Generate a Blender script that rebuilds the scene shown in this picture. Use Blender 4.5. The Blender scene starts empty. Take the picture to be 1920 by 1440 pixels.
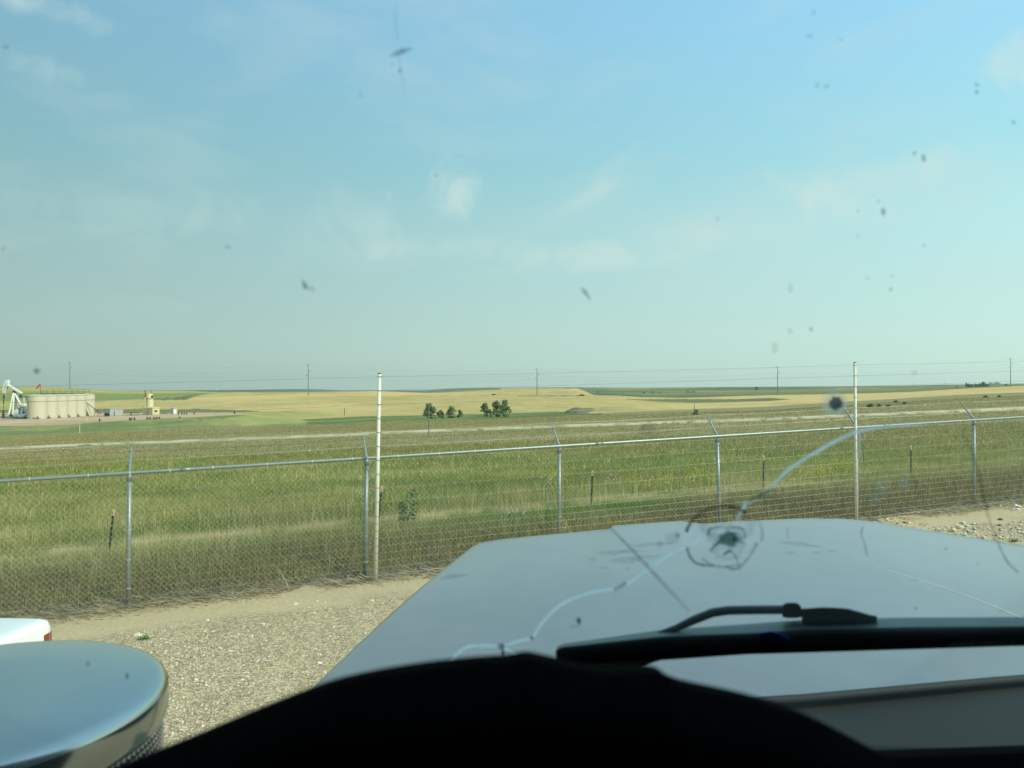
import bpy, bmesh, math, random
import numpy as np
from mathutils import Vector, Matrix
random.seed(7); RNG = np.random.default_rng(7)
SC = bpy.context.scene; COL = SC.collection

# ------------------------------------------------------------------ camera, sky, sun, exposure
ZC, HY, F = 2.75, 727.0, 1450.0            # eye height, horizon row, focal length in photo pixels (1920 wide)
cd = bpy.data.cameras.new('camera'); cam = bpy.data.objects.new('camera', cd); COL.objects.link(cam)
cam.location = (0, 0, ZC); cam.rotation_euler = (math.pi/2, 0, 0)
cd.sensor_width = 36; cd.lens = 36*F/1920; cd.shift_y = (HY-720)/1920
cd.clip_start = 0.05; cd.clip_end = 30000
cd.dof.use_dof = True; cd.dof.focus_distance = 25; cd.dof.aperture_fstop = 7.2
SC.camera = cam
SC.view_settings.view_transform = 'Standard'; SC.view_settings.look = 'None'
SC.view_settings.exposure = 0.0; SC.view_settings.gamma = 1.0
SC.cycles.transparent_max_bounces = 48; SC.cycles.max_bounces = 6; SC.cycles.diffuse_bounces = 2
SC.cycles.glossy_bounces = 3; SC.cycles.caustics_reflective = False; SC.cycles.caustics_refractive = False
SC.cycles.use_denoising = True
SUN_EL = math.radians(39); SUN_AZ_DIR = Vector((0.87, -0.49, 0)).normalized()   # where the sun stands: behind the eye, to the right
sd_ = bpy.data.lights.new('sun', 'SUN'); sun = bpy.data.objects.new('sun', sd_); COL.objects.link(sun)
sd_.energy = 3.6; sd_.angle = math.radians(0.5); sd_.color = (1.0, 0.93, 0.80)
sdir = Vector((SUN_AZ_DIR.x*math.cos(SUN_EL), SUN_AZ_DIR.y*math.cos(SUN_EL), math.sin(SUN_EL)))
sun.rotation_euler = sdir.to_track_quat('Z', 'Y').to_euler()

def setup_world():
    w = bpy.data.worlds.new('World'); SC.world = w; w.use_nodes = True
    nt = w.node_tree; N, L = nt.nodes, nt.links; N.clear()
    out = N.new('ShaderNodeOutputWorld'); bg = N.new('ShaderNodeBackground'); bg.inputs['Strength'].default_value = 0.12
    sky = N.new('ShaderNodeTexSky'); sky.sky_type = 'NISHITA'; sky.sun_disc = False
    sky.sun_elevation = SUN_EL; sky.sun_rotation = math.atan2(SUN_AZ_DIR.x, SUN_AZ_DIR.y)
    sky.altitude = 700; sky.air_density = 1.0; sky.dust_density = 1.6; sky.ozone_density = 1.2
    tc = N.new('ShaderNodeTexCoord'); sep = N.new('ShaderNodeSeparateXYZ'); L.new(tc.outputs['Generated'], sep.inputs[0])
    # summer haze that thickens towards the horizon (function of world elevation)
    ramp = N.new('ShaderNodeValToRGB'); L.new(sep.outputs['Z'], ramp.inputs[0])
    e = ramp.color_ramp.elements
    e[0].position = 0.0; e[0].color = (3.9, 5.4, 4.95, 1)
    e[1].position = 0.62; e[1].color = (2.4, 4.8, 7.0, 1)
    for p, c in ((0.10, (3.75, 5.5, 5.3, 1)), (0.20, (3.4, 5.55, 5.75, 1)), (0.27, (2.75, 5.3, 6.0, 1)), (0.42, (2.45, 5.0, 7.0, 1))):
        k = e.new(p); k.color = c
    mix = N.new('ShaderNodeMix'); mix.data_type = 'RGBA'; mix.inputs[0].default_value = 0.85
    L.new(sky.outputs[0], mix.inputs[6]); L.new(ramp.outputs[0], mix.inputs[7])
    # brighter to the right (towards the sun's side)
    mr = N.new('ShaderNodeMapRange'); L.new(sep.outputs['X'], mr.inputs[0])
    mr.inputs[1].default_value = -0.6; mr.inputs[2].default_value = 0.6; mr.inputs[3].default_value = 0.83; mr.inputs[4].default_value = 1.42
    vm = N.new('ShaderNodeVectorMath'); vm.operation = 'SCALE'; L.new(mix.outputs[2], vm.inputs[0]); L.new(mr.outputs[0], vm.inputs['Scale'])
    # thin cirrus wisps
    mp = N.new('ShaderNodeMapping'); mp.inputs['Scale'].default_value = (2.2, 2.2, 6.5); mp.inputs['Rotation'].default_value = (0.0, 0.18, 0.3)
    L.new(tc.outputs['Generated'], mp.inputs[0])
    n1 = N.new('ShaderNodeTexNoise'); n1.inputs['Scale'].default_value = 1.9; n1.inputs['Detail'].default_value = 7; n1.inputs['Roughness'].default_value = 0.52; n1.inputs['Distortion'].default_value = 0.45
    L.new(mp.outputs[0], n1.inputs['Vector'])
    cr = N.new('ShaderNodeValToRGB'); L.new(n1.outputs[0], cr.inputs[0])
    cr.color_ramp.elements[0].position = 0.50; cr.color_ramp.elements[0].color = (0, 0, 0, 1)
    cr.color_ramp.elements[1].position = 0.78; cr.color_ramp.elements[1].color = (0.32, 0.32, 0.32, 1)
    band = N.new('ShaderNodeMapRange'); L.new(sep.outputs['Z'], band.inputs[0]); band.inputs[1].default_value = 0.02; band.inputs[2].default_value = 0.16
    band.inputs[3].default_value = 0.15; band.inputs[4].default_value = 1.0
    mm = N.new('ShaderNodeMath'); mm.operation = 'MULTIPLY'; L.new(cr.outputs[0], mm.inputs[0]); L.new(band.outputs[0], mm.inputs[1])
    cm = N.new('ShaderNodeMix'); cm.data_type = 'RGBA'; L.new(mm.outputs[0], cm.inputs[0]); L.new(vm.outputs[0], cm.inputs[6])
    cm.inputs[7].default_value = (5.6, 6.6, 6.6, 1)
    last = cm.outputs[2]
    # a few separate wisps, each at its own bearing and height
    n3 = N.new('ShaderNodeTexNoise'); n3.inputs['Scale'].default_value = 16; n3.inputs['Detail'].default_value = 8; n3.inputs['Roughness'].default_value = 0.6; n3.inputs['Distortion'].default_value = 0.8
    L.new(tc.outputs['Generated'], n3.inputs['Vector'])
    for (x, y, w, h, rot, k) in ((845, 350, 58, 62, .5, .75), (820, 332, 30, 22, 0, .7), (1095, 372, 75, 16, -.5, .4), (1160, 300, 60, 14, -.6, .2), (1935, 140, 60, 75, 0, .9), (1700, 320, 190, 34, -.25, .5), (1560, 365, 110, 45, .2, .38),
                                 (75, 8, 90, 24, .3, .6), (60, 120, 70, 22, .3, .3), (260, 385, 230, 48, .12, .24), (600, 430, 130, 60, -.5, .24), (700, 425, 60, 50, -.6, .25), (1200, 470, 330, 30, -.12, .35), (930, 470, 300, 26, .05, .32)):
        d0 = Vector(((x-960)/1450, 1, -(y-727)/1450)).normalized(); sa = Vector((1, 0, 0)); ub = d0.cross(sa).normalized()*-1; sa = ub.cross(d0).normalized()*-1
        if sa.x < 0: sa = -sa
        if ub.z < 0: ub = -ub
        e1 = sa*math.cos(rot)-ub*math.sin(rot); e2 = sa*math.sin(rot)+ub*math.cos(rot)
        sb = N.new('ShaderNodeVectorMath'); sb.operation = 'SUBTRACT'; L.new(tc.outputs['Generated'], sb.inputs[0]); sb.inputs[1].default_value = d0
        comp = []
        for ax, ext in ((e1, w/1450), (e2, h/1450)):
            dt = N.new('ShaderNodeVectorMath'); dt.operation = 'DOT_PRODUCT'; L.new(sb.outputs[0], dt.inputs[0]); dt.inputs[1].default_value = ax/ext
            sq = N.new('ShaderNodeMath'); sq.operation = 'MULTIPLY'; L.new(dt.outputs['Value'], sq.inputs[0]); L.new(dt.outputs['Value'], sq.inputs[1]); comp.append(sq)
        ad = N.new('ShaderNodeMath'); L.new(comp[0].outputs[0], ad.inputs[0]); L.new(comp[1].outputs[0], ad.inputs[1])
        nn = N.new('ShaderNodeMath'); nn.operation = 'MULTIPLY_ADD'; L.new(n3.outputs[0], nn.inputs[0]); nn.inputs[1].default_value = -5.0; L.new(ad.outputs[0], nn.inputs[2])
        rr = N.new('ShaderNodeMapRange'); rr.interpolation_type = 'SMOOTHSTEP'; L.new(nn.outputs[0], rr.inputs[0]); rr.inputs[1].default_value = -3.2; rr.inputs[2].default_value = -1.2; rr.inputs[3].default_value = k*.8; rr.inputs[4].default_value = 0
        mz = N.new('ShaderNodeMix'); mz.data_type = 'RGBA'; L.new(rr.outputs[0], mz.inputs[0]); L.new(last, mz.inputs[6]); mz.inputs[7].default_value = (5.9, 7.1, 6.9, 1); last = mz.outputs[2]
    L.new(last, bg.inputs['Color']); L.new(bg.outputs[0], out.inputs[0])
setup_world()

# ------------------------------------------------------------------ helpers
def lin(r, g, b, k=1.0):
    def f(c):
        c /= 255.0
        return (c/12.92 if c <= 0.04045 else ((c+0.055)/1.055)**2.4)*k
    return (f(r), f(g), f(b), 1.0)

def P(x, y, D):                                   # photo pixel at depth D -> world point
    return Vector(((x-960)/F*D, D, ZC-(y-HY)/F*D))

def tag(o, label=None, cat=None, group=None, kind=None):
    if label: o['label'] = label
    if cat: o['category'] = cat
    if group: o['group'] = group
    if kind: o['kind'] = kind
    return o

def thing(name, label, cat, loc=(0, 0, 0), rz=0, group=None):
    o = bpy.data.objects.new(name, None); COL.objects.link(o); o.location = loc; o.rotation_euler = (0, 0, rz)
    o.empty_display_size = 0.2
    return tag(o, label, cat, group)

def copy_tree(o, parent=None):
    c = o.copy(); COL.objects.link(c)
    if parent is not None: c.parent = parent
    for ch in list(o.children): copy_tree(ch, c)
    return c

class MB:
    """collects shapes; build() links them as one mesh object"""
    def __init__(s): s.v = []; s.f = []
    def add(s, vs, fs):
        n = len(s.v); s.v += [tuple(v) for v in vs]; s.f += [tuple(i+n for i in f) for f in fs]; return s
    def box(s, c, d, rz=0, rx=0, ry=0):
        M = Matrix.Translation(c) @ Matrix.Rotation(rz, 4, 'Z') @ Matrix.Rotation(ry, 4, 'Y') @ Matrix.Rotation(rx, 4, 'X')
        vs = [M @ Vector((d[0]/2*i, d[1]/2*j, d[2]/2*k)) for i in (-1, 1) for j in (-1, 1) for k in (-1, 1)]
        return s.add(vs, [(0, 1, 3, 2), (4, 6, 7, 5), (0, 4, 5, 1), (2, 3, 7, 6), (0, 2, 6, 4), (1, 5, 7, 3)])
    def tube(s, pts, r, n=8, cap=True):
        pts = [Vector(p) for p in pts]; rs = r if isinstance(r, (list, tuple)) else [r]*len(pts)
        base = len(s.v); up = None
        for i, p in enumerate(pts):
            t = (pts[min(i+1, len(pts)-1)]-pts[max(i-1, 0)]).normalized()
            if up is None:
                up = Vector((0, 0, 1)) if abs(t.z) < 0.9 else Vector((1, 0, 0))
            a = t.cross(up).normalized(); b = a.cross(t).normalized(); up = b
            for k in range(n):
                q = 2*math.pi*k/n; s.v.append(tuple(p+(a*math.cos(q)+b*math.sin(q))*rs[i]))
        for i in range(len(pts)-1):
            for k in range(n):
                a0 = base+i*n+k; a1 = base+i*n+(k+1) % n
                s.f.append((a0, a1, a1+n, a0+n))
        if cap:
            s.f.append(tuple(base+k for k in reversed(range(n)))); m = base+(len(pts)-1)*n
            s.f.append(tuple(m+k for k in range(n)))
        return s
    def lathe(s, prof, c=(0, 0, 0), n=24):
        base = len(s.v); c = Vector(c)
        for (r, z) in prof:
            for k in range(n):
                q = 2*math.pi*k/n; s.v.append((c.x+r*math.cos(q), c.y+r*math.sin(q), c.z+z))
        for i in range(len(prof)-1):
            for k in range(n):
                a0 = base+i*n+k; a1 = base+i*n+(k+1) % n
                s.f.append((a0, a1, a1+n, a0+n))
        return s
    def grid(s, rows, close=False):
        base = len(s.v); m = len(rows[0])
        for r in rows: s.v += [tuple(p) for p in r]
        for i in range(len(rows)-1):
            for j in range(m-1):
                a = base+i*m+j; s.f.append((a, a+1, a+1+m, a+m))
        return s
    def build(s, name, mat, parent=None, smooth=False, bevel=0, solid=0):
        me = bpy.data.meshes.new(name); me.from_pydata(s.v, [], s.f); me.update()
        o = bpy.data.objects.new(name, me); COL.objects.link(o)
        if mat: me.materials.append(mat)
        if parent is not None: o.parent = parent
        if smooth: me.shade_smooth()
        if solid:
            q = o.modifiers.new('solid', 'SOLIDIFY'); q.thickness = solid; q.offset = -1
        if bevel:
            q = o.modifiers.new('bevel', 'BEVEL'); q.width = bevel; q.segments = 2; q.limit_method = 'ANGLE'
        return o

def np_mesh(name, V, Q, mat, col=None, smooth=False):
    """big quad / tri mesh from numpy arrays"""
    me = bpy.data.meshes.new(name); k = Q.shape[1]
    me.vertices.add(len(V)); me.vertices.foreach_set('co', V.astype(np.float32).ravel())
    me.loops.add(Q.size); me.loops.foreach_set('vertex_index', Q.astype(np.int32).ravel())
    me.polygons.add(len(Q)); me.polygons.foreach_set('loop_start', (np.arange(len(Q))*k).astype(np.int32))
    if smooth: me.polygons.foreach_set('use_smooth', np.ones(len(Q), dtype=bool))
    me.update(calc_edges=True)
    if col is not None:
        a = me.color_attributes.new('Col', 'FLOAT_COLOR', 'POINT')
        c4 = np.ones((len(V), 4), np.float32); c4[:, :3] = col[:, :3]; a.data.foreach_set('color', c4.ravel())
    o = bpy.data.objects.new(name, me); COL.objects.link(o); me.materials.append(mat)
    return o

def hsh(i, j, s):
    h = (i*374761393+j*668265263+s*1274126177) & 0xffffffff
    h = ((h ^ (h >> 13))*1274126177) & 0xffffffff
    return ((h ^ (h >> 16)) & 0xffff)/65535.0
def vnoise(x, y, s=0):
    x = np.asarray(x, float); y = np.asarray(y, float)
    xi = np.floor(x).astype(np.int64); yi = np.floor(y).astype(np.int64); fx = x-xi; fy = y-yi
    fx = fx*fx*(3-2*fx); fy = fy*fy*(3-2*fy)
    a = hsh(xi, yi, s); b = hsh(xi+1, yi, s); c = hsh(xi, yi+1, s); d = hsh(xi+1, yi+1, s)
    return (a*(1-fx)+b*fx)*(1-fy)+(c*(1-fx)+d*fx)*fy
def fbm(x, y, s=0, o=4):
    t = 0; a = 0.5; n = 0
    for k in range(o):
        t = t+a*vnoise(x*2**k, y*2**k, s+k*17); n += a; a *= 0.5
    return t/n

# ------------------------------------------------------------------ materials
def mat(name, color, rough=0.6, metal=0.0, var=0.12, scale=8.0, bump=0.0, bscale=40.0, coat=0.0, attr=False, vec='Object', col2=None, ramp=(0.35, 0.65), spec=0.5, stretch=None, var2=0, scale2=0.3):
    m = bpy.data.materials.new(name); m.use_nodes = True; nt = m.node_tree; N, L = nt.nodes, nt.links
    b = N['Principled BSDF']; b.inputs['Roughness'].default_value = rough; b.inputs['Metallic'].default_value = metal
    b.inputs['Coat Weight'].default_value = coat; b.inputs['Specular IOR Level'].default_value = spec
    tc = N.new('ShaderNodeTexCoord'); geo = N.new('ShaderNodeNewGeometry')
    src = geo.outputs['Position'] if vec == 'World' else tc.outputs['Object']
    if stretch:
        mp = N.new('ShaderNodeMapping'); mp.inputs['Scale'].default_value = stretch; L.new(src, mp.inputs[0]); src = mp.outputs[0]
    no = N.new('ShaderNodeTexNoise'); no.inputs['Scale'].default_value = scale; no.inputs['Detail'].default_value = 6; no.inputs['Roughness'].default_value = 0.62
    L.new(src, no.inputs['Vector'])
    if attr:
        at = N.new('ShaderNodeAttribute'); at.attribute_name = 'Col'; basec = at.outputs['Color']
    else:
        rg = N.new('ShaderNodeRGB'); rg.outputs[0].default_value = tuple(color[:3])+(1,); basec = rg.outputs[0]
    if col2 is not None:
        mr = N.new('ShaderNodeMapRange'); L.new(no.outputs[0], mr.inputs[0]); mr.inputs[1].default_value = ramp[0]; mr.inputs[2].default_value = ramp[1]
        mx = N.new('ShaderNodeMix'); mx.data_type = 'RGBA'; L.new(mr.outputs[0], mx.inputs[0]); L.new(basec, mx.inputs[6]); mx.inputs[7].default_value = tuple(col2[:3])+(1,)
        basec = mx.outputs[2]
    mr = N.new('ShaderNodeMapRange'); L.new(no.outputs[0], mr.inputs[0]); mr.inputs[1].default_value = 0.25; mr.inputs[2].default_value = 0.75
    mr.inputs[3].default_value = 1-var; mr.inputs[4].default_value = 1+var
    vm = N.new('ShaderNodeVectorMath'); vm.operation = 'SCALE'; L.new(basec, vm.inputs[0]); L.new(mr.outputs[0], vm.inputs['Scale'])
    if var2:
        n4 = N.new('ShaderNodeTexNoise'); n4.inputs['Scale'].default_value = scale2; n4.inputs['Detail'].default_value = 8; n4.inputs['Roughness'].default_value = 0.75; L.new(src, n4.inputs['Vector'])
        m4 = N.new('ShaderNodeMapRange'); L.new(n4.outputs[0], m4.inputs[0]); m4.inputs[1].default_value = 0.3; m4.inputs[2].default_value = 0.7; m4.inputs[3].default_value = 1-var2; m4.inputs[4].default_value = 1+var2
        v4 = N.new('ShaderNodeVectorMath'); v4.operation = 'SCALE'; L.new(vm.outputs[0], v4.inputs[0]); L.new(m4.outputs[0], v4.inputs['Scale']); vm = v4
    L.new(vm.outputs[0], b.inputs['Base Color'])
    if bump:
        n2 = N.new('ShaderNodeTexNoise'); n2.inputs['Scale'].default_value = bscale; n2.inputs['Detail'].default_value = 5
        L.new(src, n2.inputs['Vector']); bp = N.new('ShaderNodeBump'); bp.inputs['Strength'].default_value = bump; bp.inputs['Distance'].default_value = 0.05
        L.new(n2.outputs[0], bp.inputs['Height']); L.new(bp.outputs[0], b.inputs['Normal'])
    return m

# ------------------------------------------------------------------ the land
FP0 = np.array([-4.93, 9.92]); FD = np.array([0.9314, 0.364]); FN = np.array([-0.364, 0.9314])    # fence line: a post, its direction, outward normal
def sdist(X, Y): return (X-FP0[0])*FN[0]+(Y-FP0[1])*FN[1]
def tape(pts):
    a = np.array(pts, float); return lambda x: np.interp(x, a[:, 0], a[:, 1])
XK = np.arange(-400, 2321, 4.0)
def smooth(a, s=3):
    k = np.exp(-0.5*(np.arange(-4*s, 4*s+1)/s)**2); k /= k.sum()
    return np.convolve(np.pad(a, 4*s, mode='edge'), k, 'valid')
yR = tape([(-400, 853), (0, 840), (200, 831), (480, 821), (800, 807), (960, 801), (1440, 784), (1920, 764), (2320, 750)])
y3 = tape([(-400, 824), (0, 818), (150, 812), (300, 803), (400, 799), (480, 798), (600, 796), (680, 792), (800, 790), (900, 786), (960, 784), (1050, 780), (1200, 775), (1300, 771), (1440, 767), (1600, 756), (1700, 750), (1800, 744), (1920, 739), (2320, 730)])
y4 = tape([(-400, 800), (0, 798), (130, 797), (180, 791.5), (280, 786), (340, 783), (400, 780), (460, 777.5), (500, 784), (560, 787), (640, 782), (680, 780), (800, 778), (960, 774), (1040, 771), (1110, 775), (1200, 771), (1300, 767), (1440, 762), (1600, 752), (1700, 746), (1800, 740), (1920, 735.5), (2320, 727)])
D3 = tape([(-400, 140), (0, 150), (960, 200), (1920, 300), (2320, 330)])
D4 = tape([(-400, 190), (0, 190), (460, 200), (640, 250), (960, 260), (1440, 310), (1920, 350), (2320, 380)])
y5 = tape([(-400, 776), (0, 775), (430, 773), (470, 772), (560, 768), (640, 766), (960, 761), (1110, 763), (1440, 755.5), (1600, 748), (1920, 731.5), (2320, 724)])
D5 = tape([(-400, 280), (0, 280), (470, 285), (640, 330), (1440, 360), (1920, 420), (2320, 440)])
y6 = tape([(-400, 752), (0, 751), (130, 749.5), (300, 749), (400, 748), (480, 746), (578, 742), (800, 745), (1007, 743), (1110, 748), (1200, 752), (1300, 754), (1440, 750), (1600, 743), (1800, 734.5), (1920, 727.5), (2320, 718)])
D6 = tape([(-400, 420), (0, 420), (400, 440), (578, 510), (1007, 520), (1110, 440), (1440, 440), (1920, 500), (2320, 520)])
y7 = tape([(-400, 726), (0, 725.5), (60, 725.5), (130, 728), (200, 732), (300, 732.5), (350, 732.5), (400, 735), (440, 735), (480, 736), (560, 736), (650, 734), (700, 733), (800, 737), (850, 735), (900, 732), (960, 729.5), (1085, 729.5), (1112, 741), (1150, 741), (1200, 744), (1270, 746), (1300, 745), (1440, 741), (1600, 738), (1700, 735), (1800, 729), (1920, 723), (2320, 712)])
D7 = tape([(-400, 700), (0, 700), (200, 740), (350, 800), (700, 860), (960, 1000), (1085, 1000), (1112, 640), (1300, 560), (1440, 560), (1800, 650), (1920, 700), (2320, 720)])
y9 = tape([(-400, 733), (0, 733), (200, 733.5), (260, 732.2), (350, 731.5), (440, 731), (480, 730.5), (550, 729.5), (600, 730), (640, 732), (700, 731.5), (800, 732), (850, 728), (900, 727), (960, 727), (1080, 726), (1200, 727), (1300, 726), (1440, 725), (1600, 724), (1700, 723), (1750, 721.5), (1850, 720), (1920, 719), (2320, 717)])
y8 = tape([(-400, 735), (200, 735), (400, 736.5), (480, 738), (560, 738), (700, 735.5), (800, 739.5), (900, 734), (960, 732), (1070, 732), (1112, 737), (1200, 736), (1440, 734), (1600, 732), (1700, 730), (1800, 726.5), (1920, 722), (2320, 719)])
uK = (XK-960)/F
DR = 105/np.clip(1-0.39*uK, 0.5, 2)
zyard = lambda X: 0.076+0.0317*np.clip(X, -25, 25)
D0 = np.full_like(XK, 18.0)
tab = [(HY+F*(ZC-zyard(18*uK))/18, D0), (yR(XK)+1.6, DR), (yR(XK)-1.3, DR+4), (y3(XK), D3(XK)), (y4(XK), D4(XK)), (y5(XK), D5(XK)), (y6(XK), D6(XK)),
       (y7(XK), D7(XK)), (y8(XK), 1600+0*XK), (y9(XK), 3800+0*XK), (y9(XK)+3, 6200+0*XK)]
KY = np.array([smooth(a, 2) for a, _ in tab]); KS = np.array([smooth(-1.0/d, 2) for _, d in tab])   # s = -1/D rises with distance
def pchip_slopes(S, Y):
    h = S[1:]-S[:-1]; d = (Y[1:]-Y[:-1])/h; m = np.zeros_like(Y)
    w1 = 2*h[1:]+h[:-1]; w2 = h[1:]+2*h[:-1]
    ok = d[1:]*d[:-1] > 0
    with np.errstate(all='ignore'):
        m[1:-1] = np.where(ok, (w1+w2)/(w1/d[:-1]+w2/d[1:]), 0)
    m[0] = d[0]; m[-1] = d[-1]; return m
KM = pchip_slopes(KS, KY)
def seg_eval(i, t, ci=None):
    """row at fraction t between knots i and i+1 -> (y, D) for every column"""
    h = KS[i+1]-KS[i]; s = KS[i]+t*h
    y = (2*t**3-3*t**2+1)*KY[i]+(t**3-2*t**2+t)*h*KM[i]+(-2*t**3+3*t**2)*KY[i+1]+(t**3-t**2)*h*KM[i+1]
    return y, -1.0/s
# dense look-up of height by (column, log distance)
LG = np.linspace(math.log(18), math.log(6150), 420)
ZT = np.zeros((len(XK), len(LG))); YT = np.zeros_like(ZT)
_rows = [seg_eval(i, t) for i in range(10) for t in np.linspace(0, 1, 24, endpoint=(i == 9))]
_ry = np.array([r[0] for r in _rows]); _rd = np.array([r[1] for r in _rows])
for c in range(len(XK)):
    yy = np.interp(-np.exp(-LG), -1/_rd[:, c], _ry[:, c]); YT[c] = yy; ZT[c] = ZC-(yy-HY)/F*np.exp(LG)
def ground(X, Y):
    X = np.asarray(X, float); Y = np.asarray(Y, float); D = np.maximum(Y, 0.01)
    cx = np.clip((960+F*X/D-XK[0])/4.0, 0, len(XK)-1.001); cl = np.clip((np.log(D)-LG[0])/(LG[1]-LG[0]), 0, len(LG)-1.001)
    i = cx.astype(int); j = cl.astype(int); a = cx-i; b = cl-j
    z = (ZT[i, j]*(1-a)+ZT[i+1, j]*a)*(1-b)+(ZT[i, j+1]*(1-a)+ZT[i+1, j+1]*a)*b
    near = zyard(X); k = np.clip((D-16)/4.0, 0, 1); k = k*k*(3-2*k)
    return near*(1-k)+z*k
def G(X, Y): return float(ground(X, Y))
def D_of(x, y):                                    # first ground point seen at a photo pixel
    c = int(np.clip((x-XK[0])/4.0, 0, len(XK)-1)); k = int(np.argmax(YT[c] <= y))
    if k < 1:
        u = (x-960)/F; return (ZC-0.076)/((y-HY)/F+0.0317*u)
    a, b = YT[c][k-1], YT[c][k]; t = (a-y)/max(a-b, 1e-6)
    return math.exp(LG[k-1]+t*(LG[k]-LG[k-1]))
def PG(x, y=None, D=None):                         # ground point under a pixel (by row or by depth)
    if D is None: D = D_of(x, y)
    X = (x-960)/F*D; return Vector((X, D, G(X, D)))

def inpoly(px, py, poly):
    r = np.zeros(px.shape, bool); n = len(poly); j = n-1
    for i in range(n):
        xi, yi = poly[i]; xj, yj = poly[j]
        with np.errstate(all='ignore'):
            r ^= ((yi > py) != (yj > py)) & (px < (xj-xi)*(py-yi)/(yj-yi+1e-12)+xi)
        j = i
    return r

def build_land():
    ph = []                                        # column directions
    lim = math.degrees(math.atan((1960-960)/F)); 
    ph += list(np.radians(np.arange(-180, -lim-1, 5.0)))
    ph += list(np.arctan((np.arange(-40, 1961, 2.0)-960)/F))
    ph += list(np.radians(np.arange(lim+2, 180.1, 5.0)))
    ph = np.array(ph); pc = np.clip(ph, math.atan(-1360/F), math.atan(1360/F))
    xpx = 960+F*np.tan(pc)
    cols = np.clip((xpx-XK[0])/4.0, 0, len(XK)-1.001); ci = cols.astype(int); ca = cols-ci
    Rw = []; Yw = []; seg = []
    for d in list(np.geomspace(0.4, 5, 10))+list(np.arange(5.1, 18, 0.11)):
        Rw.append(np.full(len(ph), d)); Yw.append(None); seg.append(-1)
    for i, n in enumerate((70, 4, 26, 16, 18, 24, 18, 14, 12, 3)):
        for t in np.linspace(0, 1, n, endpoint=(i == 9)):
            y, D = seg_eval(i, t); y = y[ci]*(1-ca)+y[ci+1]*ca; D = D[ci]*(1-ca)+D[ci+1]*ca
            Rw.append(D); Yw.append(y); seg.append(i+t)
    nr = len(Rw); D = np.array(Rw); seg = np.array(seg)
    r = D/np.cos(pc)[None, :]
    X = r*np.sin(ph)[None, :]; Yc = r*np.cos(ph)[None, :]
    Z = np.zeros_like(X); YP = np.zeros_like(X)
    for k in range(nr):
        if Yw[k] is None:
            Z[k] = zyard(X[k]); YP[k] = HY+F*(ZC-Z[k])/D[k]
        else:
            z = ZC-(Yw[k]-HY)/F*D[k]; w = np.clip((D[k]-16)/4.0, 0, 1)
            Z[k] = z; YP[k] = Yw[k]
    xp = np.broadcast_to(xpx[None, :], X.shape); sg = np.broadcast_to(seg[:, None], X.shape)
    s = sdist(X, Yc)
    # gentle unevenness that grows with distance
    amp = np.clip(D*0.00045, 0.0, 0.35)
    Z += (fbm(X/7.0, Yc/7.0, 3)-0.5)*np.clip(D/18, 0.15, 1)*0.10*(sg < 3)+(fbm(X/60, Yc/90, 5)-0.5)*amp*2*(sg > 3)*(sg < 7)
    # ---- crop, soil and grass colours
    def c3(*a): return np.array(lin(*a)[:3])
    def mixc(a, b, t): t = t[..., None]; return a*(1-t)+b*t
    n1 = fbm(X/9, Yc/9, 11); n2 = fbm(X/2.2, Yc/2.2, 23); n3 = fbm(X/35, Yc/55, 31); n4 = fbm(X/80, Yc/160, 41, 5)
    st = lambda n, a, b: np.clip((n-a)/(b-a), 0, 1)
    grass = mixc(c3(152, 150, 84), c3(164, 158, 96), st(n1, .4, .62)); grass = mixc(grass, c3(136, 138, 74), st(n3, .52, .7)*.6)
    grass = mixc(grass, c3(170, 162, 108), st(n2*n1, .32, .45)*.5)
    brown = mixc(c3(164, 150, 104), c3(152, 144, 94), st(n1, .4, .6)); brown = mixc(brown, c3(168, 154, 108), st(n2, .55, .75)*.6)
    wb = np.clip((sg-0.62)/0.25, 0, 1)[..., None]*np.ones(3); 
    grass = grass*(1-wb)+brown*wb
    darkn = st(s, 2.6, 0.8)*st(s, -1, .3)
    grass = mixc(grass, c3(122, 108, 74), darkn)
    green = mixc(c3(126, 138, 76), c3(110, 122, 70), st(n1, .42, .6)); 
    lush = mixc(c3(130, 140, 80), c3(158, 156, 94), st(n1, .42, .62))
    yel = mixc(c3(188, 178, 96), c3(168, 166, 96), st(n1, .42, .6))
    wheat = mixc(c3(222, 192, 124), c3(200, 178, 110), st(n4, .38, .55)); wheat = mixc(wheat, c3(172, 160, 98), st(n3, .58, .74)*.55)
    wheat = mixc(wheat, c3(232, 204, 142), st(n1, .5, .7)*.4)
    crop = mixc(c3(198, 184, 100), c3(176, 172, 98), st(n3, .4, .58)); crop = mixc(crop, c3(146, 154, 90), st(n4, .5, .62))
    padc = mixc(c3(216, 186, 148), c3(198, 172, 136), st(n1, .4, .65)); road = mixc(c3(222, 210, 166), c3(184, 174, 128), st(n2, .48, .7))
    dgreen = mixc(c3(122, 122, 78), c3(134, 134, 84), st(n4, .4, .6)); fgreen = mixc(c3(130, 134, 90), c3(158, 154, 102), st(fbm(X/260, Yc/420, 61, 4), .5, .62)); fgreen = mixc(fgreen, c3(102, 116, 80), st(fbm(X/120, Yc/600, 62, 3), .55, .7))
    far = mixc(c3(132, 136, 100), c3(112, 124, 92), st(fbm(X/300, Yc/700, 63, 4), .45, .6))
    gravel = mixc(c3(250, 228, 184), c3(234, 210, 164), st(n1, .4, .65)); gravel = mixc(gravel, c3(222, 200, 152), st(s, -1.7, -.3))
    cls = np.zeros(X.shape, int); colr = grass.copy()          # 0 grass_field
    def put(mask, k, c): cls[mask] = k; colr[mask] = c[mask]
    jy = (fbm(X/3.0, Yc/6.0, 71)-.5)
    put((s < 0.12+0.5*(n2-.5)) & (sg < .2), 1, gravel)
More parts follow.
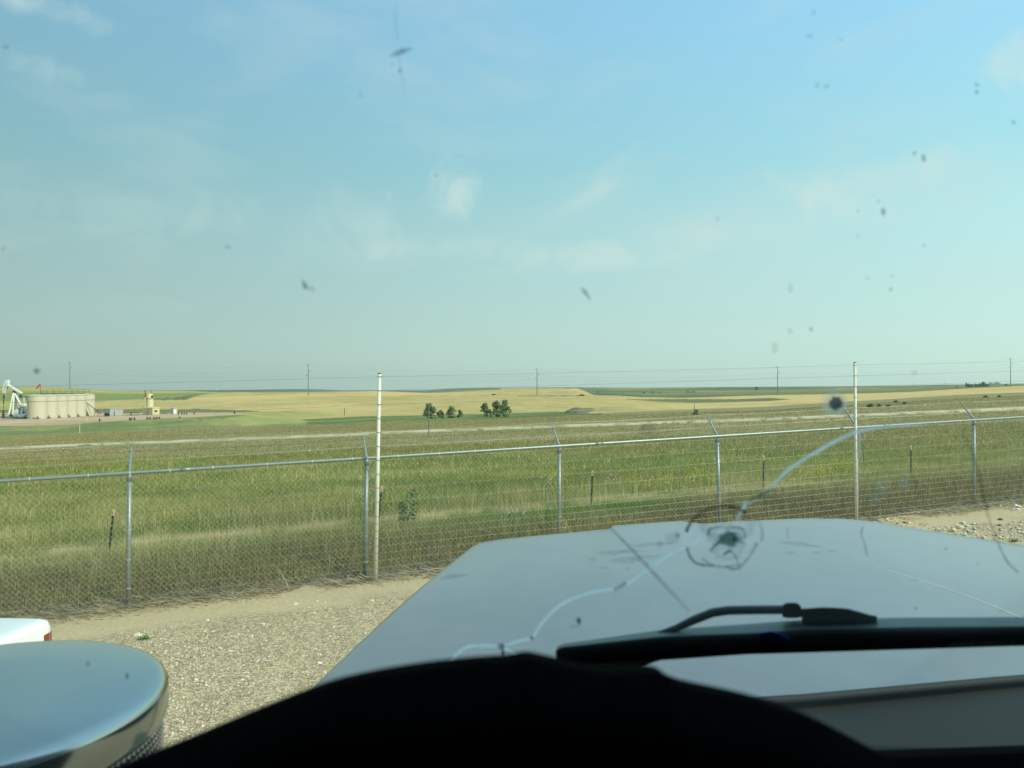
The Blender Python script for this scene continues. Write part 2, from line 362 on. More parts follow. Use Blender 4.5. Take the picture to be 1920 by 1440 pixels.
    rj = fbm(X/1.7, Yc/1.7, 81)
    put((sg >= 1.0) & (sg < 2.0) & (rj > .36), 2, road)
    put((sg >= 3.0) & (sg < 4.0) & (xp < 640), 0, lush)
    put(inpoly(xp+jy*60, YP+jy*7, [(372, 792), (400, 787), (440, 783), (500, 776), (700, 776), (640, 786), (570, 792), (480, 798), (420, 798)]) & (sg >= 3.0) & (sg < 4.0), 3, yel)
    put((sg >= 3.0) & (sg < 4.0) & (xp+jy*50 >= 575) & (xp < 1130), 0, green)
    put((sg >= 3.0) & (sg < 4.0) & (xp >= 1130), 0, brown)
    put((sg >= 4.0) & (sg < 5.0), 3, mixc(yel, wheat, st(xp+jy*90, 520, 680)))
    put((sg >= 5.0) & (sg < 7.0) & (xp >= 600), 3, wheat)
    put((sg >= 5.0) & (sg < 7.0) & (xp < 700), 3, wheat)
    put((sg >= 5.0) & (sg < 7.0) & (YP > 767+jy*2+np.clip((xp-380)/25, 0, 9)) & (xp < 620), 0, dgreen)
    put(inpoly(xp, YP+jy*3, [(-400, 700), (-400, 770), (40, 768), (150, 756), (185, 752), (260, 748.7), (350, 749), (372, 744), (392, 739.5), (450, 735), (480, 700)]) & (sg >= 5) & (sg < 7), 5, crop)
    put(inpoly(xp, YP+jy*1.5, [(320, 750), (350, 749.2), (362, 744), (385, 739), (382, 737.8), (350, 741), (330, 745), (260, 748)]) & (sg >= 5) & (sg < 7), 5, dgreen)
    put(inpoly(xp, YP, [(1165, 748), (1200, 748.6), (1290, 748.5), (1380, 748.5), (1440, 746.5), (1485, 748.5), (1440, 752), (1300, 755.5), (1240, 753.5)]) & (sg >= 5) & (sg < 7), 5, dgreen)
    put(inpoly(xp, YP, [(960, 742.2), (1095, 741.8), (1110, 743.2), (1000, 743.6)]) & (sg >= 5) & (sg < 7), 5, dgreen)
    put(inpoly(xp, YP+jy*2, [(1035, 778), (1060, 771), (1080, 766), (1110, 765), (1118, 768), (1100, 774), (1090, 779)]) & (sg >= 3) & (sg < 6), 0, green)
    put(inpoly(xp, YP+jy*1.2, [(-500, 800), (0, 799), (130, 797), (180, 791.5), (280, 786), (340, 783), (400, 780), (440, 778), (468, 776), (430, 773.6), (0, 774.6), (-500, 774.6)]) & (sg >= 3.6) & (sg < 5.3), 4, padc)
    put(sg >= 7.0, 6, far)
    put((sg >= 7.0) & (sg < 8.9) & (xp > 1092), 7, fgreen)
    put((sg >= 7.0) & (xp > 1092) & (YP > 727.4-np.clip((xp-1600)/60, 0, 7)) & (xp < 2400), 7, fgreen)
    put((sg >= 7.0) & inpoly(xp, YP, [(940, 745), (940, 727.8), (1083, 728.5), (1090, 731), (1113, 741), (1113, 745)]), 3, wheat)
    # quads grouped by kind of land
    nc = len(ph); idx = np.arange(nr*nc).reshape(nr, nc)
    q = np.stack([idx[:-1, :-1], idx[:-1, 1:], idx[1:, 1:], idx[1:, :-1]], -1).reshape(-1, 4); qc = cls[:-1, :-1].reshape(-1)
    V = np.stack([X, Yc, Z], -1).reshape(-1, 3); Cc = colr.reshape(-1, 3)
    mats = {0: mat('grass_land', (0, 0, 0), 0.9, var=0.33, scale=3.2, bump=0.8, bscale=6.0, attr=True, vec='World', spec=0.1, var2=.26, scale2=.45),
            1: None,
            2: mat('road_dirt', (0, 0, 0), 0.95, var=0.1, scale=2.0, bump=0.3, bscale=8, attr=True, vec='World', spec=0.1),
            3: mat('ripe_grain', (0, 0, 0), 0.9, var=0.13, scale=0.22, bump=0.6, bscale=1.5, attr=True, vec='World', spec=0.1, stretch=(1, 0.6, 1), var2=.10, scale2=.035),
            4: mat('pad_dirt', (0, 0, 0), 0.95, var=0.10, scale=0.6, bump=0.3, bscale=5, attr=True, vec='World', spec=0.1),
            5: mat('green_crop', (0, 0, 0), 0.9, var=0.16, scale=0.15, bump=0.5, bscale=1.2, attr=True, vec='World', spec=0.1, var2=.12, scale2=.04),
            6: mat('prairie', (0, 0, 0), 0.95, var=0.14, scale=0.02, attr=True, vec='World', spec=0.05),
            7: mat('far_crop', (0, 0, 0), 0.95, var=0.16, scale=0.015, attr=True, vec='World', spec=0.05)}
    # gravel: pebbles by voronoi cells, over sandy soil near the fence
    m = bpy.data.materials.new('yard_gravel'); m.use_nodes = True; nt = m.node_tree; N, L = nt.nodes, nt.links
    b = N['Principled BSDF']; b.inputs['Roughness'].default_value = 0.9; b.inputs['Specular IOR Level'].default_value = 0.15
    geo = N.new('ShaderNodeNewGeometry'); at = N.new('ShaderNodeAttribute'); at.attribute_name = 'Col'
    vo = N.new('ShaderNodeTexVoronoi'); vo.inputs['Scale'].default_value = 42; L.new(geo.outputs['Position'], vo.inputs['Vector'])
    vd = N.new('ShaderNodeTexVoronoi'); vd.inputs['Scale'].default_value = 42; vd.feature = 'DISTANCE_TO_EDGE'; L.new(geo.outputs['Position'], vd.inputs['Vector'])
    sp = N.new('ShaderNodeSeparateColor'); L.new(vo.outputs['Color'], sp.inputs[0])
    mr = N.new('ShaderNodeMapRange'); L.new(sp.outputs[0], mr.inputs[0]); mr.inputs[3].default_value = 0.62; mr.inputs[4].default_value = 1.35
    me_ = N.new('ShaderNodeMapRange'); L.new(vd.outputs[0], me_.inputs[0]); me_.inputs[1].default_value = 0.0; me_.inputs[2].default_value = 0.16; me_.inputs[3].default_value = 0.36; me_.inputs[4].default_value = 1.0
    # soil shows between stones where a broad noise says so
    nz = N.new('ShaderNodeTexNoise'); nz.inputs['Scale'].default_value = 0.9; nz.inputs['Detail'].default_value = 5; L.new(geo.outputs['Position'], nz.inputs['Vector'])
    dp = N.new('ShaderNodeVectorMath'); dp.operation = 'DOT_PRODUCT'; L.new(geo.outputs['Position'], dp.inputs[0]); dp.inputs[1].default_value = (FN[0], FN[1], 0)
    off = float(FP0 @ FN)
    sm = N.new('ShaderNodeMapRange'); L.new(dp.outputs['Value'], sm.inputs[0]); sm.inputs[1].default_value = off-2.0; sm.inputs[2].default_value = off-0.1; sm.inputs[3].default_value = -0.25; sm.inputs[4].default_value = 0.75
    ad = N.new('ShaderNodeMath'); L.new(nz.outputs[0], ad.inputs[0]); L.new(sm.outputs[0], ad.inputs[1])
    cl = N.new('ShaderNodeMapRange'); L.new(ad.outputs[0], cl.inputs[0]); cl.inputs[1].default_value = 0.62; cl.inputs[2].default_value = 0.88
    mu = N.new('ShaderNodeMath'); mu.operation = 'MULTIPLY'; L.new(mr.outputs[0], mu.inputs[0]); L.new(me_.outputs[0], mu.inputs[1])
    mx = N.new('ShaderNodeMix'); L.new(cl.outputs[0], mx.inputs[0]); L.new(mu.outputs[0], mx.inputs[2]); 
    fn = N.new('ShaderNodeTexNoise'); fn.inputs['Scale'].default_value = 22; fn.inputs['Detail'].default_value = 4; L.new(geo.outputs['Position'], fn.inputs['Vector'])
    fr = N.new('ShaderNodeMapRange'); L.new(fn.outputs[0], fr.inputs[0]); fr.inputs[1].default_value = 0.3; fr.inputs[2].default_value = 0.7; fr.inputs[3].default_value = 0.86; fr.inputs[4].default_value = 1.1; L.new(fr.outputs[0], mx.inputs[3])
    vm = N.new('ShaderNodeVectorMath'); vm.operation = 'SCALE'; L.new(at.outputs['Color'], vm.inputs[0]); L.new(mx.outputs[0], vm.inputs['Scale']); L.new(vm.outputs[0], b.inputs['Base Color'])
    bp = N.new('ShaderNodeBump'); bp.inputs['Strength'].default_value = 0.8; bp.inputs['Distance'].default_value = 0.012; L.new(me_.outputs[0], bp.inputs['Height']); L.new(bp.outputs[0], b.inputs['Normal'])
    mats[1] = m
    names = {0: 'grass_field', 1: 'gravel_yard', 2: 'dirt_road', 3: 'wheat_field', 4: 'well_pad_ground', 5: 'crop_field', 6: 'far_hills', 7: 'far_green_field'}
    for k, nm in names.items():
        qq = q[qc == k]; used, inv = np.unique(qq, return_inverse=True)
        o = np_mesh(nm, V[used], inv.reshape(-1, 4), mats[k], Cc[used]*0.86, smooth=True); tag(o, kind='structure')
build_land()

# ------------------------------------------------------------------ object materials
M = {
 'galv': mat('galvanised_steel', lin(150, 160, 154), 0.42, 0.5, var=0.10, scale=14, bump=0.05, bscale=60),
 'galvw': mat('galvanised_wire', lin(204, 202, 180), 0.55, 0.05, var=0.15, scale=5),
 'fibre': mat('fibreglass_pole', lin(222, 220, 196), 0.5, 0, var=0.06, scale=6),
 'black': mat('black_plastic', lin(40, 42, 44), 0.5, 0, var=0.1),
 'wire': mat('bright_wire', lin(190, 196, 170), 0.4, 0.3, var=0.1, scale=2),
 'wirehi': mat('sky_silhouette_wire', lin(120, 126, 118), 0.7, 0.1, var=0.1, scale=2),
 'rust': mat('rusty_wire', lin(112, 96, 70), 0.8, 0.2, var=0.2, scale=3),
 'tpost': mat('dark_post_paint', lin(46, 62, 50), 0.7, 0, var=0.3, scale=20),
 'tan': mat('tan_post_tip', lin(222, 190, 140), 0.7, 0, var=0.15, scale=30),
 'tank': mat('tan_tank_paint', lin(200, 194, 166), 0.6, 0, var=0.06, scale=0.35, vec='Object'),
 'tanks': mat('tank_seam', lin(150, 144, 116), 0.7, 0, var=0.1),
 'cream': mat('cream_paint', lin(214, 204, 150), 0.6, 0, var=0.06, scale=0.6),
 'greyp': mat('grey_sheet_metal', lin(168, 172, 158), 0.55, 0.1, var=0.08, scale=0.8),
 'white': mat('white_machine_paint', lin(228, 230, 216), 0.5, 0, var=0.06, scale=0.8),
 'dark': mat('dark_steel', lin(66, 70, 66), 0.6, 0.3, var=0.2, scale=1.0),
 'mid': mat('weathered_grey_steel', lin(120, 128, 124), 0.6, 0.2, var=0.2, scale=1.0),
 'orange': mat('orange_cloth', lin(216, 112, 86), 0.8, 0, var=0.08, scale=1.0),
 'wood': mat('weathered_wood', lin(112, 108, 84), 0.9, 0, var=0.25, scale=2.0),
 'poleg': mat('grey_wood_pole', lin(112, 124, 116), 0.9, 0, var=0.1, scale=1.0),
 'yellow': mat('yellow_marker', lin(226, 206, 90), 0.7, 0, var=0.1),
 'hole': mat('dark_opening', lin(52, 56, 48), 0.9, 0, var=0.1),
 'leafd': mat('cottonwood_leaves', lin(118, 138, 88), 0.7, 0, var=0.35, scale=0.9, spec=0.2),
 'bark': mat('tree_bark', lin(96, 86, 66), 0.9, 0, var=0.2, scale=3),
 'leafg': mat('weed_leaves', lin(92, 122, 64), 0.7, 0, var=0.3, scale=6, spec=0.2),
 'flower': mat('yellow_blossom', lin(214, 206, 70), 0.7, 0, var=0.15, scale=9, spec=0.2),
 'stalk': mat('dry_stalk', lin(206, 190, 148), 0.9, 0, var=0.15, scale=9),
 'stone': mat('pale_stone', lin(214, 206, 176), 0.9, 0, var=0.15, scale=12, bump=0.4, bscale=30),
 'mound': mat('bare_earth', lin(112, 106, 82), 0.95, 0, var=0.3, scale=0.7, bump=0.6, bscale=2),
}

# ------------------------------------------------------------------ chain link fence
SP = 3.05; SLOPE = 0.0317*FD[0]
def fpt(s, h, off=0.0):
    x = FP0[0]+FD[0]*s+FN[0]*off; y = FP0[1]+FD[1]*s+FN[1]*off
    return Vector((x, y, 0.076+0.0317*x+h))
POST_N = list(range(-2, 11))
fence = thing('chain_link_fence', 'galvanised chain link fence with outward barbed wire arms running along the gravel yard', 'fence', fpt(0, 0))
O0 = fpt(0, 0)
def local(p, o=O0): return Vector(p)-o
def build_fence():
    arm_out, arm_up = 0.27, 0.31
    for n in POST_N:
        s = n*SP; jit = Vector((random.uniform(-.012, .012), random.uniform(-.01, .01), 0)) if n not in (0, 1) else Vector((0.02, 0, 0))
        if n == 3: jit = Vector((-0.06, 0, 0))
        b = local(fpt(s, -0.1, 0.03)); t = local(fpt(s, 1.70, 0.03))+jit
        po = MB().tube([b, t], 0.030, 14).build('post', M['galv'], fence, smooth=True)
        m = MB(); m.tube([t+Vector((0, 0, -.07)), t+Vector((0, 0, .05))], 0.0355, 14)
        m.build('cap', M['galv'], po, smooth=True)
        a0 = t+Vector((0, 0, .04)); o = Vector((FN[0], FN[1], 0)); a1 = a0+o*arm_out+Vector((0, 0, arm_up))
        m = MB(); side = Vector((FD[0], FD[1], 0))
        m.tube([a0, a0+(a1-a0)*.5, a1], [.021, .017, .013], 6)
        m.box(a0, (.05, .05, .05), math.atan2(FD[1], FD[0]))
        m.build('barb_arm', M['galv'], po)
        for h in (0.25, 0.62, 1.0, 1.35, 1.58):
            c = local(fpt(s, h, 0.03))+jit*(h/1.7); MB().tube([c, c+Vector((0, 0, .008))], 0.034, 12).build('tie_band', M['galvw'], po)
    s0, s1 = POST_N[0]*SP-1.0, POST_N[-1]*SP+1
    pts = [local(fpt(s, 1.735, 0.0)) for s in np.linspace(s0, s1, 60)]
    rail = MB().tube(pts, 0.0215, 12).build('top_rail', M['galv'], fence, smooth=True)
    s = s0
    while s < s1:
        s += random.uniform(.45, .8); c = local(fpt(s, 1.735)); MB().tube([c, c+Vector((FD[0], FD[1], SLOPE))*.012], .0245, 10).build('tie_wire', M['galvw'], rail)
    for n in range(-2, 10, 2):
        c = local(fpt(n*SP+.62, 1.735)); MB().tube([c, c+Vector((FD[0], FD[1], SLOPE))*.14], .0245, 12).build('rail_sleeve', M['galv'], rail, smooth=True)
    # woven fabric: zigzag wires, one panel per bay
    w = 0.0355; nw = int(SP/w); ns = int(1.69/w); V = []; Q = []; r = 0.0018
    for k in range(nw+1):
        i = np.arange(ns+1); al = (k+(i+k) % 2)*w*SP/(nw*w)
        hh = 0.02+i*w+0.004*np.sin(k*.7)
        off = np.where((i+k) % 2 == 0, .004, -.004)
        c = np.stack([FD[0]*al+FN[0]*(off-.035), FD[1]*al+FN[1]*(off-.035), SLOPE*al+hh], -1)
        ring = []
        for q in range(3):
            a = 2*math.pi*q/3+.5; ring.append(c+np.array([FD[0]*math.cos(a)+0, FD[1]*math.cos(a), 0])*r+np.array([FN[0], FN[1], 0])*math.sin(a)*r)
        b0 = len(V)*(ns+1)*3; ring = np.stack(ring, 1).reshape(-1, 3); V.append(ring)
        for q in range(3):
            A = b0+i[:-1]*3+q; B = b0+i[:-1]*3+(q+1) % 3; Q.append(np.stack([A, B, B+3, A+3], -1))
    fab0 = np_mesh('mesh_panel', np.concatenate(V), np.concatenate(Q), M['galvw'])
    for j, n in enumerate(POST_N[:-1]):
        f = fab0 if j == 0 else fab0.copy()
        if j: COL.objects.link(f)
        f.parent = fence; f.location = local(fpt(n*SP, 0))
    # bottom tension wire and three barbed strands on the arms
    for (h, off, r_) in ((0.03, -.02, .002),):
        MB().tube([local(fpt(s, h+.01*math.sin(s*2), off)) for s in np.linspace(s0, s1, 120)], r_, 5).build('tension_wire', M['galvw'], fence)
    for k, t in enumerate((.34, .67, .98)):
        m = MB(); pts = []
        for n in range(len(POST_N)-1):
            for u in np.linspace(0, 1, 7)[:-1]:
                s = (POST_N[n]+u)*SP; pts.append(local(fpt(s, 1.79+arm_up*t-.05*u*(1-u)*(1+.4*k), .03+arm_out*t)))
        m.tube(pts, .0016, 5)
        for s in np.arange(s0+1, s1-1, .127):
            n = s/SP-math.floor(s/SP); c = local(fpt(s, 1.79+arm_up*t-.05*n*(1-n)*(1+.4*k), .03+arm_out*t))
            m.box(c, (.004, .004, .03), rx=random.uniform(-1, 1), ry=random.uniform(-1, 1)); 
        m.build('barbed_wire', M['rust'] if k == 1 else M['wire'], fence)
    # steel box and conduit on one post
    c = local(fpt(4*SP-.035, 1.42, -.03))
    m = MB(); m.box(c+Vector((0, 0, 0)), (.06, .05, .52), math.atan2(FD[1], FD[0])); m.build('junction_box', M['mid'], fence, bevel=.004)
    c = local(fpt(4*SP+.10, 1.40, -.02)); MB().tube([c+Vector((0, 0, -.3)), c+Vector((0, 0, .22)), c+Vector((-.05, 0, .27))], .012, 8).build('conduit', M['galv'], fence, smooth=True)
build_fence()

# ------------------------------------------------------------------ tall security wires on white poles
ef = thing('electric_fence', 'tall white fibreglass poles carrying twenty thin security wires just inside the chain link', 'fence', fpt(3.12, 0, -.2))
O1 = fpt(3.12, 0, -.2)
WH = [0.10+.103*i for i in range(9)]+[1.13+.1955*i for i in range(10)]
def build_ef():
    for s, ln in ((-5.9, 0), (3.15, .06), (11.95, -.03), (21.0, 0)):
        b = local(fpt(s, -.05, -.2), O1); t = local(fpt(s, 2.93, -.2), O1)+Vector((ln, 0, 0))
        p = MB().tube([b, t], [.031, .024], 12).build('pole', M['fibre'], ef, smooth=True)
        MB().tube([t, t+Vector((0, 0, .012))], .026, 12).build('cap', M['black'], p)
        for h in WH:
            f = (h+.05)/2.98; c = b+(t-b)*f; m = MB(); m.tube([c+Vector((0, 0, -.005)), c+Vector((0, 0, .005))], .032-.007*f, 12)
            m.box(c+Vector((.028, -.006, 0)), (.022, .012, .010)); m.build('insulator', M['mid'], p)
    MB().tube([local(fpt(3.12, 1.42, -.17), O1), local(fpt(3.06, 1.62, .0), O1)], .006, 6).build('stay_arm', M['galv'], ef)
    MB().tube([local(fpt(11.97, 1.42, -.17), O1), local(fpt(12.18, 1.62, .0), O1)], .006, 6).build('stay_arm', M['galv'], ef)
    for k, h in enumerate(WH):
        pts = []; wr = .0017 if h > 2.4 else .0010
        S = [-9, -5.9, 3.15, 11.95, 21.0, 26]; lean = [0, 0, .06, -.03, 0, 0]
        for a in range(len(S)-1):
            for u in np.linspace(0, 1, 9)[:-1]:
                s = S[a]+(S[a+1]-S[a])*u; dx = (lean[a]+(lean[a+1]-lean[a])*u)*h/2.93
                pts.append(local(fpt(s, h-.045*u*(1-u)*(1+.3*math.sin(k*2.1)), -.235), O1)+Vector((dx, 0, 0)))
        MB().tube(pts, wr, 5).build('wire', M['wirehi'] if h > 2.4 else M['wire'], ef)  # upper wires painted darker to read as silhouettes against the sky
build_ef()

# ------------------------------------------------------------------ old steel T-post fence beyond
tf = thing('stock_fence', 'low stock fence of dark studded steel posts with cream tips standing in the grass', 'fence', (0, 15.6, 0))
def build_tf():
    O = Vector((0, 15.6, 0)); tops = []
    for (xb, xt, D, h) in ((-250, -250, 11.6, .9), (203, 213, 13.0, .84), (708, 716, 14.75, .88), (1108, 1111, 16.25, .88), (1431, 1432, 17.9, .92), (1708, 1708, 19.7, .96), (2010, 2010, 22.0, .95), (2300, 2300, 24.5, .95)):
        b = PG(xb, D=D); t = Vector(((xt-960)/F*D, D, b.z+h)); ax = (t-b)
        m = MB(); m.box((b+t)/2-O, (.034, .008, ax.length), ry=math.atan2(ax.x, ax.z)); m.box((b+t)/2-O+Vector((0, .015, 0)), (.008, .034, ax.length), ry=math.atan2(ax.x, ax.z))
        for k in range(16):
            c = b+ax*(k/16)-O; m.box(c+Vector((0, -.008, 0)), (.020, .014, .014))
        p = m.build('steel_post', M['tpost'], tf)
        m = MB(); m.box(t-O-ax*.06, (.040, .020, .115), ry=math.atan2(ax.x, ax.z)); m.build('painted_tip', M['tan'], p)
        tops.append((b, ax))
    for f, mt in ((.9, 'rust'), (.62, 'rust'), (.36, 'rust')):
        m = MB(); pts = []
        for i in range(len(tops)-1):
            for u in np.linspace(0, 1, 6)[:-1]:
                a = tops[i][0]+tops[i][1]*f; b = tops[i+1][0]+tops[i+1][1]*f; p = a+(b-a)*u; p.z -= .08*u*(1-u); pts.append(p-O)
        m.tube(pts, .0020, 4)
        m.build('barbed_wire', M[mt], tf)
build_tf()

# ------------------------------------------------------------------ posts and stakes in the fields
def simple_post(name, x, y0, y1, w, m, label, cat, mt, group=None):
    D = D_of(x, y1); b = PG(x, y1); h = (y1-y0)/F*D; r = w/F*D/2
    o = MB().tube([(0, 0, -.3), (0, 0, h*.97), (0, 0, h)], [r, r*.92, r*.6], 8).build(name, M[mt], None, smooth=False); o.location = b
    tag(o, label, cat, group)
simple_post('steel_pole', 804, 757, 819, 2.2, 0, 'thin grey steel pole standing in brown grass in front of the leftmost dark tree', 'pole', 'poleg')
simple_post('fence_post', 646, 765, 779, 1.5, 0, 'weathered wooden post alone in the wheat, left of a tall white pole', 'post', 'wood')
simple_post('fence_post', 1302, 758, 771, 1.3, 0, 'thin wooden post beside a small grey bush at the wheat edge', 'post', 'wood')
simple_post('marker_stake', 162.5, 781, 790.5, 1.5, 0, 'yellow marker stake on the dirt pad in front of the last tan tank', 'stake', 'yellow')
simple_post('marker_stake', 149.5, 797, 812, 1.2, 0, 'white marker stake in the green bank below the tan tanks', 'stake', 'fibre')

# ------------------------------------------------------------------ oil site
def bpx(m, x0, x1, y0, y1, D, dep, O, off=0):    # box spanning a patch of the view at depth D
    a = P(x0, y1, D); b = P(x1, y0, D); m.box(((a.x+b.x)/2-O.x, D+dep/2+off-O.y, (a.z+b.z)/2-O.z), (b.x-a.x, dep, b.z-a.z)); return m
def px(x, y, D, O, dy=0): 
    p = P(x, y, D); return Vector((p.x-O.x, p.y+dy-O.y, p.z-O.z))
def build_pump():
    D = D_of(30, 784.5); O = PG(30, D=D)
    t = thing('pumpjack', 'white oil pumpjack with raised horsehead beside the tan tanks', 'pumpjack', O)
    q = lambda x, y, dy=0: px(x, y, D, O, dy)
    m = MB()
    for dy in (-1.0, 1.0): a = q(13, 783, dy); b = q(57, 783, dy); m.tube([a, b], .35, 6)
    bpx(m, 20, 30, 775, 782, D, 1.8, O, -.9); m.build('skid', M['mid'], t)
    m = MB(); bpx(m, 30, 41, 776, 781, D, 1.6, O, -1.2); m.build('engine_base', M['white'], t)
    for dy in (-1.1, 1.1):
        MB().tube([q(22, 777, dy*1.3), q(26.3, 736, dy*.25)], .26, 6).build('leg', M['white'], t)
        MB().tube([q(29.5, 777, dy*1.3), q(27.3, 736, dy*.25)], .24, 6).build('leg', M['white'], t)
    MB().tube([q(28, 737), q(41, 765)], .34, 6).build('back_leg', M['white'], t)
    m = MB()
    for y in (748, 760, 769): f = (777-y)/41; m.tube([q(22+4*f, y), q(29.5-2*f, y)], .09, 5)
    m.build('cross_brace', M['mid'], t)
    m = MB(); m.tube([q(24.5, 736), q(29, 736)], .5, 8); m.build('saddle_bearing', M['dark'], t)
    a, b = q(14, 721.5), q(41, 738); v = (b-a)
    m = MB(); m.box((a+b)/2, (v.length, .75, .62), ry=math.atan2(-v.z, v.x)); m.build('walking_beam', M['white'], t, bevel=.04)
    m = MB(); m.box((a+b)/2+Vector((-.05, 0, -.33)), (v.length, .9, .08), ry=math.atan2(-v.z, v.x)); m.build('beam_flange', M['dark'], t)
    out = [(12.2, 713), (14.5, 712.3), (17, 712.8), (16.6, 718), (14.6, 724.5), (11.8, 731.5), (9.6, 737.5), (6.8, 737), (6.9, 730), (8.0, 722.5), (10, 716.5)]
    m = MB(); n = len(out); A = [q(x, y, -.5) for x, y in out]; B = [q(x, y, .5) for x, y in out]
    m.add(A+B, [tuple(range(n)), tuple(reversed(range(n, 2*n)))]+[(i, i+n, (i+1) % n+n, (i+1) % n) for i in range(n)]); h = m.build('horsehead', M['white'], t)
    m = MB()
    for (x, y) in ((12.6, 719), (12.0, 722), (11.2, 725), (10.3, 728), (9.2, 731)): bpx(m, x-.1, x+1.5, y, y+.8, D, .1, O, -.58)
    m.build('brace_slot', M['dark'], h)
    m = MB()
    for dy in (-.2, .2): m.tube([q(7.2, 735, dy), q(6.6, 757, dy)], .05, 5)
    m.tube([q(6.6, 742), q(6.6, 776)], .07, 6); bpx(m, 5.3, 8, 742, 746, D, .3, O); m.build('polished_rod', M['dark'], t)
    m = MB(); m.lathe([(.3, -.2), (.3, 1.0), (.5, 1.0), (.5, 1.25), (.2, 1.3), (.2, 2.1), (.35, 2.1), (.35, 2.3), (0, 2.4)], q(6.3, 784), 10); m.tube([q(0, 781.5), q(14, 781.5)], .12, 6); m.build('wellhead', M['dark'], t)
    for dy in (-1.5, 1.5):
        g = MB(); ctr = q(47, 768, dy); g.tube([ctr+Vector((0, 0, .5)), ctr+Vector((-.2, 0, -1.2))], .3, 6)
        k = MB(); arc = [ctr+Vector((math.cos(a_)*1.35-.1, 0, -1.0+math.sin(a_)*.95)) for a_ in np.linspace(math.pi*1.02, math.pi*1.98, 9)]
        k.tube(arc, [.25, .5, .62, .68, .7, .68, .62, .5, .25], 8); k.build('counterweight', M['white'], t, smooth=True)
        g.build('crank', M['white'], t)
        MB().tube([q(50.5, 745, dy), q(51.5, 771, dy)], .16, 6).build('pitman_arm', M['white'], t)
    m = MB(); bpx(m, 36, 51.5, 743.6, 745.4, D, .5, O); m.tube([q(38.5, 739), q(39, 744)], .3, 6); m.build('equalizer', M['dark'], t)
    m = MB(); bpx(m, 41, 49, 757, 763, D, 1.5, O, -.7); m.build('belt_guard', M['white'], t, bevel=.3)
    m = MB(); bpx(m, 36, 44, 764, 777, D, 1.6, O, -.5); m.build('gearbox', M['mid'], t, bevel=.2)
    m = MB(); c = q(32.5, 771.5); m.tube([c+Vector((0, -.5, 0)), c+Vector((0, .5, 0))], .72, 12); m.build('sheave', M['white'], t)
    m = MB(); c = q(55.5, 779, -1.8); m.tube([c, c+Vector((1.3, 0, 0))], .62, 12); bpx(m, 44, 54, 776, 783, D, 1.0, O, -1.2); m.build('motor', M['greyp'], t)
    m = MB(); m.tube([q(57, 778), q(68, 777.5), q(70, 784)], .1, 5); m.tube([q(68, 777.5), q(70.5, 775)], .16, 5); m.build('flow_line', M['dark'], t)
build_pump()

